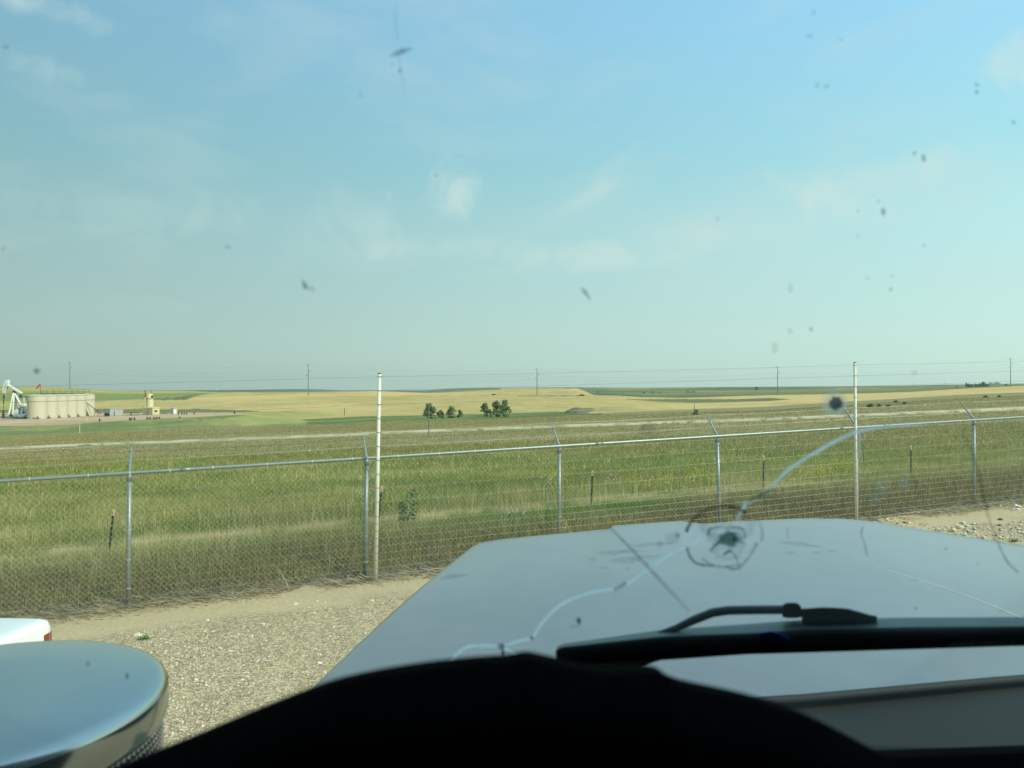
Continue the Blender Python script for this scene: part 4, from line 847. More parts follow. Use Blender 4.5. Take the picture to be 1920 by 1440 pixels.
def build_truck():
    # hood: loft between rear edge and front edge, crowned
    fr = [(868, 1040, .615), (884, 1026, .60), (900, 1017.5, .592), (940, 1011, .585), (1000, 1005, .575), (1070, 998.5, .57), (1140, 992.5, .565), (1150, 985.5, .555), (1210, 981, .551), (1276, 976.5, .548), (1292, 979, .551), (1318, 982, .554), (1345, 980.5, .553), (1400, 976.5, .549), (1500, 972, .545), (1580, 972.5, .546), (1640, 978, .556), (1700, 988, .57), (1800, 1003.5, .60), (1920, 1023, .65), (2060, 1049, .70), (2200, 1078, .76)]
    re = [(572, 1303, .60), (640, 1303, .592), (1400, 1312, .575), (1700, 1285, .583), (1920, 1265, .60), (2200, 1246, .66)]
    def pd(x, y, dr): D = dr*F/(y-HY); return Vector(((x-960)/F*D, D, ZC-dr))
    FRp = [pd(*a) for a in fr]; n = len(FRp); REp = []
    ra = [pd(*a) for a in re]; rx = [p.x for p in ra]
    fx0, fx1 = FRp[0].x, FRp[-1].x
    for p in FRp:
        u = (p.x-fx0)/(fx1-fx0); X = rx[0]+(rx[-1]-rx[0])*u
        REp.append(Vector((X, np.interp(X, rx, [q.y for q in ra]), np.interp(X, rx, [q.z for q in ra]))))
    rows = []
    NT = 26
    for k in range(0, NT+4):
        t = min(max(k/NT, 0), 1); row = []
        for i in range(n):
            p = REp[i].lerp(FRp[i], t); c = 0.014*math.sin(math.pi*t); p = p+Vector((0, 0, c))
            if k > NT: p = FRp[i]+Vector((0, .012*(k-NT), -.02*(k-NT)**2))
            if k < 0: p = REp[i]+Vector((0, .0006*k, .0075*k))
            row.append(p)
        L0 = row[0]; e = (row[0]-row[1]).normalized(); e.z = 0; e.normalize()
        side = [L0+e*.035+Vector((0, 0, -.60)), L0+e*.028+Vector((0, 0, -.12)), L0+e*.020+Vector((0, 0, -.03)), L0+e*.010+Vector((0, 0, -.010))]
        RL = row[-1]; e2 = (row[-1]-row[-2]).normalized(); e2.z = 0; e2.normalize()
        row = row+[RL+e2*.02+Vector((0, 0, -.03)), RL+e2*.035+Vector((0, 0, -.14)), RL+e2*.04+Vector((0, 0, -.60))]
        rows.append(side+row)
    MB().grid(rows).build('hood', MT['paint'], truck, smooth=True)
    # trim line down the left shoulder and the painted highlight along the right fender crease
    m = MB(); m.tube([rows[k][2]+Vector((-.002, 0, -.004)) for k in range(0, NT+3)], .0045, 6); m.build('edge_trim', MT['trim'], truck, smooth=True)
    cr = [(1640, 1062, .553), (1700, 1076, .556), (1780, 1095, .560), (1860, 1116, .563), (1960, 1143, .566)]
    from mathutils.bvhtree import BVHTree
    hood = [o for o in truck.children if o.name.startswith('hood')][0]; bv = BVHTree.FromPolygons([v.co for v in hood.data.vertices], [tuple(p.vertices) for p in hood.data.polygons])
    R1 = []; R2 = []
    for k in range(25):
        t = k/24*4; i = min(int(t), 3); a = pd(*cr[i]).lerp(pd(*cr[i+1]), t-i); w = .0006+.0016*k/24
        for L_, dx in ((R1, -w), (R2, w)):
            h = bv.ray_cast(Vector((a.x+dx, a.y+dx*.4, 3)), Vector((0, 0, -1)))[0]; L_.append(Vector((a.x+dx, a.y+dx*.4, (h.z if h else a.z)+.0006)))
    MB().grid([R2, R1]).build('fender_crease_highlight', mat('painted_crease_highlight', lin(226, 222, 190), 0.5, 0, var=.05), truck)
    MB().tube([p+Vector((0, -.003, -.006)) for p in REp], .0085, 8).build('hood_seal', MT['rubber'], truck, smooth=True)
    def stain(x, y, rx_, ry_, rot=0):
        V = []; C = []; Q = []; n_ = 24; rn = random.Random(int(x)); wb = [1+rn.uniform(-.3, .3) for _ in range(n_)]
        for rr_, a_ in ((.02, .7), (.72, 1), (1.0, 0)):
            for k in range(n_):
                q = 2*math.pi*k/n_; dx = math.cos(q)*rx_*rr_*wb[k]; dy = math.sin(q)*ry_*rr_*wb[k]; X_ = x+dx*math.cos(rot)-dy*math.sin(rot); Y_ = y+dx*math.sin(rot)+dy*math.cos(rot)
                h = bv.ray_cast(Vector((0, 0, ZC)), Vector(((X_-960)/F, 1, -(Y_-HY)/F)).normalized())[0]
                if h is None: return
                V.append(h+Vector((0, 0, .0008))); C.append([a_]*3)
        for i in range(2):
            for k in range(n_): Q.append((i*n_+k, i*n_+(k+1) % n_, (i+1)*n_+(k+1) % n_, (i+1)*n_+k))
        o = np_mesh('stain', np.array([tuple(v) for v in V]), np.array(Q), smat, np.array(C)); o.parent = hood
    smat = veil('stain_film', (.14, .17, .19, 1), .13, False)
    for a in ((1150, 1036, 34, 5, -.05), (1186, 1033, 30, 4, 0), (1172, 1050, 34, 6, -.03), (1205, 1045, 34, 4, -.1), (1225, 1021, 44, 4, -.1), (1111, 1049, 7, 4, 0), (1133, 1065, 8, 3, 0), (1176, 1066, 6, 3, 0), (1490, 1019, 34, 4, .05), (1522, 1024, 20, 3, .05), (1484, 1036, 10, 3, 0), (1533, 1036, 10, 3, 0), (842, 1082, 18, 5, -.2), (858, 1080, 22, 4, -.1), (1560, 1034, 8, 3, 0)): stain(*a)
    # cowl between hood and glass
    rr = []
    for k in range(7):
        t = k/6; row = []
        for i in range(n):
            a = REp[i]+Vector((0, .05, -.034)); r_ = a.dot(TR); b = T(r_, .925, 2.245); p = a.lerp(b, t); p.z -= .012*math.sin(math.pi*t); row.append(p)
        rr.append(row)
    MB().grid(rr).build('cowl_panel', MT['cowl'], truck, smooth=True)
    # windshield, 5 mm pane
    zb, zt = 2.262, 3.13; g = MB()
    def W(r, z, o): f = GF-GS*(z-ZC); return T(r, f, z)+GN*o
    A = [W(-.70, zb, 0), W(1.42, zb, 0), W(1.42, zt, 0), W(-.70, zt, 0)]; B = [W(-.70, zb, .005), W(1.42, zb, .005), W(1.42, zt, .005), W(-.70, zt, .005)]
    g.add(A+B, [(0, 1, 2, 3), (7, 6, 5, 4), (0, 4, 5, 1), (1, 5, 6, 2), (2, 6, 7, 3), (3, 7, 4, 0)])
    ws = g.build('windshield', glassy('tinted_glass', (0.965, 0.98, 0.955, 1), film=(0.006, 0.028)), truck)
    m = MB()
    m.tube([W(-.73, zb-.03, 0), W(-.73, zt+.03, 0), W(1.45, zt+.03, 0), W(1.45, zb-.03, 0), W(-.73, zb-.03, 0)], .015, 6); m.build('windshield_frame', MT['cab'], truck)
    # cab shell
    m = MB()
    m.add([T(-.85, .55, 3.15), T(1.55, .55, 3.15), T(1.55, -1.1, 3.22), T(-.85, -1.1, 3.22), T(-.85, .55, 3.18), T(1.55, .55, 3.18), T(1.55, -1.1, 3.26), T(-.85, -1.1, 3.26)], [(0, 1, 2, 3), (7, 6, 5, 4), (0, 4, 5, 1), (1, 5, 6, 2), (2, 6, 7, 3), (3, 7, 4, 0)])
    m.build('cab_roof', MT['cab'], truck)
    m = MB(); m.box(T(.35, -1.08, 2.25), (2.4, .05, 1.88), HD); m.build('cab_rear_wall', MT['cab'], truck)
    for r_ in (-.85, 1.55):
        m = MB(); m.box(T(r_, -.1, 1.85), (.05, 1.9, 1.15), HD); m.tube([T(r_, -.35, 2.4), T(r_, -.35, 3.17)], .05, 6); dr = m.build('door', MT['cab'], truck)
        m = MB(); w0, w1 = r_-.012, r_+.012; pr = [(-1.05, 2.42), (.84, 2.42), (.55, 3.16), (-1.05, 3.16)]
        m.add([T(w0, f_, z_) for f_, z_ in pr]+[T(w1, f_, z_) for f_, z_ in pr], [(0, 1, 2, 3), (7, 6, 5, 4), (0, 4, 5, 1), (1, 5, 6, 2), (2, 6, 7, 3), (3, 7, 4, 0)]); m.build('sun_blocker_panel', MT['rubber'], dr)  # opaque unseen panel, added to keep the sun off the windshield
    m = MB(); m.box(T(.35, -.1, 1.32), (2.4, 1.95, .05), HD); m.build('cab_floor', MT['liner'], truck)
    # dashboard: low shelf below the glass and the covered hump ahead of the driver
    m = MB(); rows = []
    for f_, z_ in ((.905, 2.21), (.875, 2.325), (.80, 2.352), (.62, 2.30), (.45, 2.22), (.40, 1.9), (.45, 1.5)): rows.append([T(r_, f_, z_) for r_ in np.linspace(-.78, 1.48, 24)])
    m.grid(rows); m.build('dashboard', MT['dash'], truck, smooth=True)
    sil = [(-60, 1560), (60, 1510), (230, 1441), (330, 1401), (420, 1362), (520, 1322), (600, 1292), (690, 1272), (780, 1258), (850, 1250), (900, 1246), (950, 1243), (975, 1238), (990, 1236), (1005, 1239), (1050, 1249), (1100, 1262), (1160, 1266), (1215, 1264), (1240, 1265), (1256, 1271), (1268, 1283), (1300, 1294), (1380, 1310), (1440, 1324), (1500, 1342), (1560, 1366), (1630, 1402), (1700, 1441), (1800, 1500), (1900, 1560)]
    sx_, sy_ = np.array(sil, float).T; tt = np.arange(len(sil)); t2 = np.linspace(0, len(sil)-1, 5*len(sil)); kx = np.exp(-.5*(np.arange(-6, 7)/1.5)**2); kx /= kx.sum()
    sil = list(zip(np.convolve(np.pad(np.interp(t2, tt, sx_), 6, mode='edge'), kx, 'valid'), np.convolve(np.pad(np.interp(t2, tt, sy_), 6, mode='edge'), kx, 'valid')))
    DD = .39; base = [Vector(((x-960)/F*DD, DD, ZC-(y-HY)/F*DD)) for x, y in sil]; rows = []
    for dy, dz in ((.26, -.30), (.18, -.10), (.09, -.035), (.03, -.006), (0, 0), (-.04, -.012), (-.08, -.05), (-.11, -.12), (-.12, -.35)):
        row = []
        for i, p in enumerate(base):
            w = math.sin(p.x*60+dy*40)*.003+math.sin(p.x*31-dy*23)*.004; row.append(p+Vector((0, dy, dz+(w if dy < -.05 or dy > .1 else 0))))
        rows.append(row)
    MB().grid(rows).build('dash_cover', MT['dash'], truck, smooth=True)
    # wiper
    def slab(mb, up, lo, o0, o1):
        n = len(up); V = [glass_pt(*p, o0) for p in up]+[glass_pt(*p, o0) for p in lo]+[glass_pt(*p, o1) for p in up]+[glass_pt(*p, o1) for p in lo]; Fc = []
        for i in range(n-1): Fc += [(i, i+1, n+i+1, n+i), (2*n+i+1, 2*n+i, 3*n+i, 3*n+i+1), (i+1, i, 2*n+i, 2*n+i+1), (n+i, n+i+1, 3*n+i+1, 3*n+i)]
        Fc += [(0, n, 3*n, 2*n), (n-1, 3*n-1, 4*n-1, 2*n-1)]; mb.add(V, Fc)
    wp = thing('wiper', None, None); wp.parent = truck; wp['label'] = 'black windshield wiper blade and arm lying along the bottom of the glass'
    up_ = [(1041, 1222), (1046, 1211), (1060, 1206), (1100, 1201), (1240, 1181), (1400, 1170), (1500, 1162.5), (1600, 1160), (1700, 1158), (1920, 1157), (2300, 1153)]; lo_ = [(1043, 1226), (1048, 1224), (1062, 1221), (1100, 1217), (1240, 1198), (1400, 1187), (1500, 1181), (1600, 1179), (1700, 1176), (1920, 1174), (2300, 1170)]
    m = MB(); m.grid([[glass_pt(x, y, .042) for x, y in up_], [glass_pt(x, (y+y2)/2, .026) for (x, y), (_, y2) in zip(up_, lo_)], [glass_pt(x, y, .012) for x, y in lo_], [glass_pt(x, y+12, .030) for x, y in lo_], [glass_pt(x, y, .044) for x, y in up_]]); m.build('blade_frame', MT['wiper'], wp)
    m = MB(); slab(m, [(1041, 1221), (1050, 1214), (1062, 1212), (1100, 1208), (1240, 1193), (1400, 1187), (1600, 1182), (1920, 1174), (2300, 1166)], [(1047, 1240), (1054, 1246), (1066, 1247.5), (1120, 1244), (1240, 1238), (1400, 1227), (1600, 1221), (1920, 1211), (2300, 1203)], .007, .024); m.build('blade_rubber', MT['rubber'], wp, bevel=.003)
    m = MB(); slab(m, [(1049, 1240), (1110, 1242), (1200, 1238), (1240, 1236)], [(1052, 1262), (1100, 1262), (1160, 1262), (1236, 1239)], .018, .024); m.build('spoiler', MT['wiper'], wp)
    m = MB(); m.tube([glass_pt(x, y, .034) for x, y in ((1235, 1190), (1268, 1178), (1300, 1163), (1335, 1149), (1365, 1144.5), (1420, 1143.5), (1475, 1143))], [.0035, .004, .0048, .005, .005, .005, .005], 10); m.build('wiper_arm', MT['arm'], wp, smooth=True)
    m = MB(); slab(m, [(1468, 1133), (1476, 1130), (1494, 1130), (1500, 1134), (1507, 1150)], [(1466, 1157), (1476, 1159), (1494, 1159), (1500, 1158), (1507, 1156)], .028, .045); m.build('arm_joint', MT['arm'], wp, bevel=.002)
    m = MB(); slab(m, [(1503, 1141), (1520, 1140), (1540, 1138.5), (1565, 1139), (1590, 1141), (1615, 1148), (1632, 1153), (1645, 1155)], [(1503, 1168), (1520, 1168), (1540, 1168), (1565, 1168), (1590, 1167), (1615, 1167), (1632, 1167), (1645, 1166)], .026, .034); m.build('arm_plate', MT['wiper'], wp, bevel=.0015)
    m = MB()
    for x, y, r in ((1548, 1149.5, 5), (1567, 1149.5, 3.2), (1589, 1147.5, 5.5)):
        c = glass_pt(x, y, .0255); m.tube([c-GN*.001, c+GN*.001], r/F*.8, 10)
    m.build('rivet', MT['rubber'], wp)
    m = MB(); slab(m, [(1424, 1186), (1446, 1183), (1462, 1188), (1480, 1197)], [(1426, 1200), (1446, 1205), (1462, 1205), (1480, 1204)], .001, .0065); m.build('blue_clip', MT['blue'], wp, bevel=.001)
    # marks in and on the glass
    light = veil('crack_light', (.97, 1, 1, 1), 1.6); dark = veil('dark_mark', (.02, .04, .04, 1), .9, False); faint = veil('faint_mark', (.03, .05, .06, 1), .40, False); bug = veil('bug_mark', (.04, .05, .055, 1), .62, False)
    grey = veil('grey_smudge', (.10, .13, .12, 1), .20, False); white = veil('white_smudge', (.75, .88, .86, 1), .5)
    layer = [-.0010]
    def nxt(): layer[0] -= .00003; return layer[0]
    def strip(name, pts, w, mt, off=None, alpha=None, parent=ws, label=None):
        off = nxt(); pts = [np.array(p, float) for p in pts]; q = []                         # resample softly
        for i in range(len(pts)-1):
            p0 = pts[max(i-1, 0)]; p1 = pts[i]; p2 = pts[i+1]; p3 = pts[min(i+2, len(pts)-1)]
            for u in np.linspace(0, 1, 6)[:-1]: q.append(.5*((2*p1)+(p2-p0)*u+(2*p0-5*p1+4*p2-p3)*u*u+(3*p1-p0-3*p2+p3)*u**3))
        q.append(pts[-1]); n = len(q); V = []; Q = []; C = []
        ws_ = np.interp(np.linspace(0, 1, n), np.linspace(0, 1, len(w)), w) if isinstance(w, (list, tuple)) else np.full(n, w)
        al = np.interp(np.linspace(0, 1, n), np.linspace(0, 1, len(alpha)), alpha) if alpha else np.ones(n)
        if mt is light: ws_ = ws_*.9*(1+.18*np.sin(np.arange(n)*1.9+len(q))*np.sin(np.arange(n)*.53)); al = al*(.92+.08*np.sin(np.arange(n)*.9))
        for i in range(n):
            t = q[min(i+1, n-1)]-q[max(i-1, 0)]; t = t/np.linalg.norm(t); nn = np.array([-t[1], t[0]])
            for k, (s, a) in enumerate(((-1, 0), (-.35, 1), (.35, 1), (1, 0))):
                x, y = q[i]+nn*s*ws_[i]; V.append(glass_pt(x, y, off)); C.append([a*al[i]]*3)
        for i in range(n-1):
            for k in range(3): Q.append((4*i+k, 4*i+k+1, 4*i+k+5, 4*i+k+4))
        o = np_mesh(name, np.array(V), np.array(Q), mt, np.array(C)); o.parent = parent
        if label: o['label'] = label
        return o
    def blob(name, x, y, rx, ry, mt, rot=0, off=None, hollow=0.0, soft=.45, seed=0):
        off = nxt()
        n = 22; V = []; C = []; Q = []; rn = random.Random(seed+int(x)); wob = [1+rn.uniform(-.16, .16) for _ in range(n)]
        rings = [(hollow, 1 if hollow == 0 else 0), (max(soft, hollow+.15), 1), (1.0, 0)]
        for rr_, a in rings:
            for k in range(n):
                q = 2*math.pi*k/n; dx = math.cos(q)*rx*max(rr_, .01)*wob[k]; dy = math.sin(q)*ry*max(rr_, .01)*wob[k]
                V.append(glass_pt(x+dx*math.cos(rot)-dy*math.sin(rot), y+dx*math.sin(rot)+dy*math.cos(rot), off)); C.append([a]*3)
        for i in range(len(rings)-1):
            for k in range(n): Q.append((i*n+k, i*n+(k+1) % n, (i+1)*n+(k+1) % n, (i+1)*n+k))
        o = np_mesh(name, np.array(V), np.array(Q), mt, np.array(C)); o.parent = ws; return o
    strip('crack_and_line', [(835, 1258), (846, 1238), (862, 1222), (878, 1213), (900, 1210.5), (925, 1211), (942, 1211), (970, 1203), (993, 1197)], 5.2, light)
    strip('crack_and_line', [(944, 1214), (960, 1222), (975, 1233)], 4.2, light)
    strip('crack_and_line', [(1000, 1194), (1008, 1180), (1022, 1162), (1050, 1135), (1100, 1113), (1150, 1104), (1178, 1094), (1240, 1050), (1285, 1026), (1330, 1003)], [4.5, 5, 5.5, 5.5, 5, 4.5, 5, 5, 4.5], light)
    strip('crack_and_line', [(1400, 946), (1440, 918), (1480, 880), (1540, 842), (1600, 812), (1660, 800), (1720, 795.5), (1742, 793.5)], [2.5, 4, 4.8, 5, 5, 4.6, 4, 3, 2], light, alpha=[.35, .6, .9, 1, .9, .8, .6, .25])
    strip('crack_and_line', [(1398, 946), (1388, 962), (1378, 986)], 4, light, alpha=[1, .8, .3])
    strip('crack_and_line', [(1296, 1000), (1308, 1003), (1322, 1007)], 3.5, light); strip('crack_and_line', [(1384, 1012), (1398, 1015), (1412, 1020)], 3, light)
    strip('crack_and_line', [(1152, 1106), (1164, 1100), (1174, 1094)], 5.5, faint)
    strip('crack_and_line', [(1402, 940), (1420, 932), (1438, 922), (1448, 914)], [2, 4, 4, 2], dark, alpha=[.4, .8, .8, .2])
    strip('crack_and_line', [(1143, 988), (1190, 1036), (1240, 1090), (1292, 1146)], [3, 4.5, 5, 5], faint, alpha=[.8, 1, .8, .35])  # faint dark slanting line laid over the glass
    strip('crack_and_line', [(1802, 806), (1828, 862), (1842, 920), (1852, 965), (1868, 1010), (1888, 1052), (1910, 1074)], [2, 4, 4.5, 4, 4, 4, 3], faint, alpha=[.4, .8, .9, .8, .8, 1, 1])
    strip('crack_and_line', [(1618, 988), (1615, 1002), (1622, 1022), (1626, 1044)], 2.5, faint); strip('crack_and_line', [(1476, 990), (1478, 1012)], 2, faint, alpha=[.6, .3])
    blob('chip', 1899, 1060, 7, 5, white, .6); 
    # bullseye break
    c = np.array([1366.0, 1007.0])
    arc = lambda a0, a1, r0, r1, sx=1.0, sy=.86, n=12: [(c[0]+math.cos(math.radians(a))*r*sx, c[1]+math.sin(math.radians(a))*r*sy) for a, r in zip(np.linspace(a0, a1, n), np.linspace(r0, r1, n))]
    strip('crack_and_line', arc(-172, -58, 80, 62), [5, 3.5, 4.5, 4.5, 5], dark, alpha=[1, .8, .7, .75, .8])
    strip('crack_and_line', arc(-48, 10, 68, 62), 4.5, faint, alpha=[.3, .5, .8, .8])
    strip('crack_and_line', [(1288, 1025), (1293, 1042), (1306, 1056), (1330, 1061), (1338, 1060)], [4, 4, 3.5, 2.5], dark, alpha=[.7, .8, .7, .4])
    strip('crack_and_line', [(1316, 1047), (1332, 1058), (1352, 1063), (1378, 1060), (1390, 1058)], [4, 3, 3, 3], faint, alpha=[1, 1, 1, 1])
    strip('crack_and_line', [(1420, 1018), (1412, 1032), (1400, 1050), (1384, 1068)], [5, 5, 4, 4], faint, alpha=[1, .7, 1, 1])
    strip('crack_and_line', [(1360, 1062), (1374, 1067), (1386, 1064)], 2.8, dark, alpha=[.6, .9, .6])
    blob('bullseye_chip', 1367, 1010, 24, 18, veil('green_core', (.03, .15, .11, 1), 1.2, True), .1, soft=.62, seed=3); blob('bullseye_chip', 1360, 1005, 38, 30, grey, 0, hollow=.30, soft=.78, seed=5)
    blob('chip', 1338, 1008, 11, 13, white, 0, soft=.3, seed=6); blob('chip', 1385, 1002, 8, 9, white, 0, soft=.3, seed=7); blob('chip', 1362, 995, 10, 5, white, 0, soft=.3, seed=8); blob('chip', 1396, 944, 8, 6, white, .2, seed=9)
    strip('crack_and_line', [(1328, 1005), (1331, 992), (1345, 989), (1366, 990), (1388, 990), (1397, 1000), (1396, 1012)], [3, 3, 2.5, 3, 3.5, 3, 2.5], dark, alpha=[.6, .7, .5, .5, .8, .7, .3])
    strip('crack_and_line', [(1330, 1034), (1342, 1022), (1352, 1014)], 3.2, dark, alpha=[.5, .9, .9]); strip('crack_and_line', [(1372, 1010), (1388, 1015), (1400, 1018)], 3, dark, alpha=[1, .8, .2])
    strip('crack_and_line', [(1356, 1041), (1366, 1034), (1374, 1036), (1382, 1050), (1384, 1060)], [4, 4, 2.5, 2], dark, alpha=[.8, .8, .5, .4])
    blob('smudge', 1366, 1030, 34, 22, grey, 0, hollow=.4, soft=.8, seed=11); blob('smudge', 1366, 985, 60, 36, grey, 0, hollow=.5, soft=.85, seed=12)
    # insects, stone chips and dirt
    blob('bullseye_chip', 1567, 756, 14.5, 15, veil('dark_core', (.07, .105, .13, 1), 1.5, True), 0, soft=.72, seed=1); blob('smudge', 1567, 757, 28, 27, white, 0, hollow=.45, soft=.66, seed=2)
    blob('smudge', 1218, 806, 20, 18, grey, 0, hollow=.0, soft=.6, seed=4); strip('smudge', [(1200, 812), (1204, 799), (1216, 793), (1230, 797)], 5, grey, alpha=[.6, 1, .8, .3])
    strip('bug_splat', [(730, 107), (742, 101), (755, 96), (774, 90)], [3, 7, 7, 3], bug, alpha=[.3, .75, .8, .2]); strip('bug_splat', [(742, 10), (742, 40), (745, 76)], 3, grey, alpha=[.2, .5, .8]); strip('bug_splat', [(748, 108), (751, 126), (756, 160), (760, 190)], 3.4, grey, alpha=[.9, .7, .3, .3])
    blob('bug_splat', 750, 132, 5, 5, faint); blob('bug_splat', 735, 121, 4, 4, grey)
    blob('bug_splat', 571, 534, 6.5, 12, bug, -.35, soft=.3); blob('bug_splat', 583, 541, 13, 7, grey, .3)
    strip('bug_splat', [(1090, 539), (1097, 548), (1107, 562)], [4, 6, 3], bug, alpha=[.4, .8, .5])
    for x, y, rx_, ry_, mt_ in ((1656, 397, 5.5, 10, bug), (1732, 296, 5.5, 10, bug), (1715, 287, 4.5, 5.5, faint), (1831, 159, 7, 5, faint), (1831, 173, 5, 5, faint), (1900, 229, 5, 5, faint), (69, 695, 8, 7, bug), (1085, 1164, 6, 9, dark), (1078, 1174, 12, 5, grey),
                          (1670, 542, 4.5, 4.5, faint), (1672, 517, 4.5, 3.5, grey), (1627, 522, 4, 4, grey), (1521, 617, 5, 6, faint), (1481, 620, 6, 9, grey), (1608, 443, 4, 5, grey), (1732, 460, 4, 5, grey), (1608, 395, 4, 5, grey), (1647, 378, 4, 5, grey), (1526, 24, 5, 8, grey), (1518, 67, 9, 6, grey),
                          (1576, 74, 5, 5, grey), (1532, 160, 6, 7, grey), (1550, 162, 6, 6, grey), (427, 463, 9, 4, grey), (676, 178, 5, 5, grey), (6, 467, 5, 7, grey), (12, 88, 9, 6, grey), (817, 328, 6, 6, grey), (1345, 410, 4, 6, grey), (1715, 700, 8, 6, grey),
                          (940, 1212, 9, 8, dark), (943, 1224, 4, 10, dark), (997, 1196, 4, 4, dark), (1260, 1010, 18, 14, grey), (1237, 1020, 9, 8, grey), (1271, 1004, 5, 8, faint), (165, 1244, 5, 7, faint), (238, 1268, 5, 8, faint), (1717, 1140, 4, 4, faint), (1833, 1057, 4, 4, grey), (1774, 1029, 5, 5, grey), (1453, 652, 8, 14, grey), (1482, 540, 6, 12, grey)):
        blob('bug_splat' if mt_ in (dark, bug) else 'dirt_speck', x, y, rx_, ry_, mt_)
    for x, y, rx_, ry_ in ((1652, 916, 14, 18), (1694, 905, 12, 18), (1640, 935, 10, 16), (1715, 1088, 9, 4)): blob('smudge', x, y, rx_, ry_, veil('pale_smudge', (.7, .8, .8, 1), .16 if y < 1000 else .6))
    # air cleaner
    ctr = Vector((-.81, 1.155, 0)); R = .271; zt_ = ZC-.46
    ac = thing('air_cleaner', None, None, ctr); ac.parent = truck; ac['label'] = 'polished round air cleaner canister with perforated lower screen'
    m = MB(); m.lathe([(.001, zt_+.004), (R*.5, zt_+.0035), (R*.90, zt_+.0015), (R-.016, zt_-.0005), (R-.009, zt_-.003), (R-.004, zt_-.0075), (R-.0012, zt_-.013), (R, zt_-.018)], n=96); m.build('lid', MT['chrome'], ac, smooth=True)
    m = MB(); m.lathe([(R+.0005, zt_-.017), (R+.001, zt_-.052), (R-.003, zt_-.058), (R-.003, zt_-.063), (R-.010, zt_-.066)], n=96); m.build('band', MT['chromes'], ac, smooth=True)
    m = MB(); m.lathe([(R-.010, zt_-.064), (R-.010, zt_-.5), (.01, zt_-.5)], n=64); sc = m.build('screen', M['black'], ac, smooth=True)
    m = MB(); nn = 150; rr_ = R-.008                       # punched sheet: rows of little raised lands between the holes
    V = []; Q = []
    for j in range(34):
        z = zt_-.070-j*.0098
        for k in range(nn):
            a = 2*math.pi*(k+.5*(j % 2))/nn; dz = .0040; da = .0046/rr_; b0 = len(V)
            V += [(math.cos(a-da)*rr_, math.sin(a-da)*rr_, z), (math.cos(a)*rr_*1.008, math.sin(a)*rr_*1.008, z-dz), (math.cos(a+da)*rr_, math.sin(a+da)*rr_, z), (math.cos(a)*rr_*1.008, math.sin(a)*rr_*1.008, z+dz)]
            Q.append((b0, b0+1, b0+2, b0+3))
    o = np_mesh('perforation_lands', np.array(V), np.array(Q), MT['mesh']); o.parent = sc
build_truck()

# ------------------------------------------------------------------ white pickup parked alongside
def build_pickup():
    X1 = -3.09; Z = 1.215; ZG = zyard(-4)
    t = thing('pickup', 'white pickup with a reddish corner lamp, only its front corner showing beyond the chrome canister', 'pickup', (-4.05, 2.9, ZG)); O = Vector((-4.05, 2.9, ZG))
    wp = mat('white_car_paint', lin(236, 240, 232), 0.3, 0, var=0.02, coat=.5)
    xs = [(-.96, -.05), (-.945, -.015), (-.90, 0), (-.60, .003), (0, .006), (.60, .003), (.80, 0), (.90, -.003), (.945, -.015), (.96, -.05)]
    def sect(y, ztop, inset=0.0, lo=.42):
        r = [Vector((-.96+inset, y, lo-ZG+.0))]+[Vector((x*(1-inset), y, ztop-ZG+dz)) for x, dz in xs]+[Vector((.965-inset, y, ztop-ZG-.4)), Vector((.94-inset, y, lo-ZG))]
        return [v+Vector((0, 0, 0)) for v in r]
    rows = [sect(2.30, Z-.05, .012), sect(2.29, Z-.02, .006), sect(2.27, Z-.006, .002), sect(2.24, Z-.001, 0), sect(2.15, Z, 0), sect(1.6, Z+.02, 0), sect(.8, Z+.05, 0), sect(-.1, Z+.09, 0), sect(-2.6, Z+.06, 0), sect(-2.63, Z-.1, .01)]
    rows = [[Vector((.0, 2.31, .8-ZG))]*len(rows[0])]+rows
    MB().grid(rows).build('body', wp, t, smooth=True)
    m = MB(); rr = [[Vector((x*k, y, z-ZG)) for x in (-1, -.96, .96, 1)] for (k, y, z) in ((.90, .35, Z+.10), (.78, -.30, 1.82), (.76, -1.5, 1.84), (.88, -1.75, Z+.1))]
    m.grid(rr); m.build('cab', wp, t, smooth=False, solid=.03)
    m = MB(); m.add([Vector((-.82, .30, Z+.15-ZG)), Vector((.82, .30, Z+.15-ZG)), Vector((.72, -.20, 1.77-ZG)), Vector((-.72, -.20, 1.77-ZG))], [(0, 1, 2, 3)]); m.build('windshield', M['black'], t, solid=.01).location = (0, .03, .02)
    m = MB(); m.box((.948, 2.235, 1.02-ZG), (.03, .075, .20)); m.box((.915, 2.285, 1.02-ZG), (.09, .03, .20)); m.build('corner_lamp', mat('red_lamp_plastic', lin(136, 60, 32), .25, 0, var=.1, scale=30), t, bevel=.01)
    m = MB(); m.box((0, 2.31, .60-ZG), (1.85, .14, .22)); m.build('bumper', MT['chrome'], t, bevel=.03)
    for sx in (-1, 1):
        for y in (1.45, -1.75):
            c = Vector((sx*.83, y, .38)); w = MB().tube([c+Vector((-.13, 0, 0)), c+Vector((.13, 0, 0))], .38, 28).build('wheel', M['black'], t, bevel=.03)
            MB().tube([c+Vector((sx*.12, 0, 0)), c+Vector((sx*.138, 0, 0))], .22, 20).build('rim', MT['chrome'], w)
build_pickup()

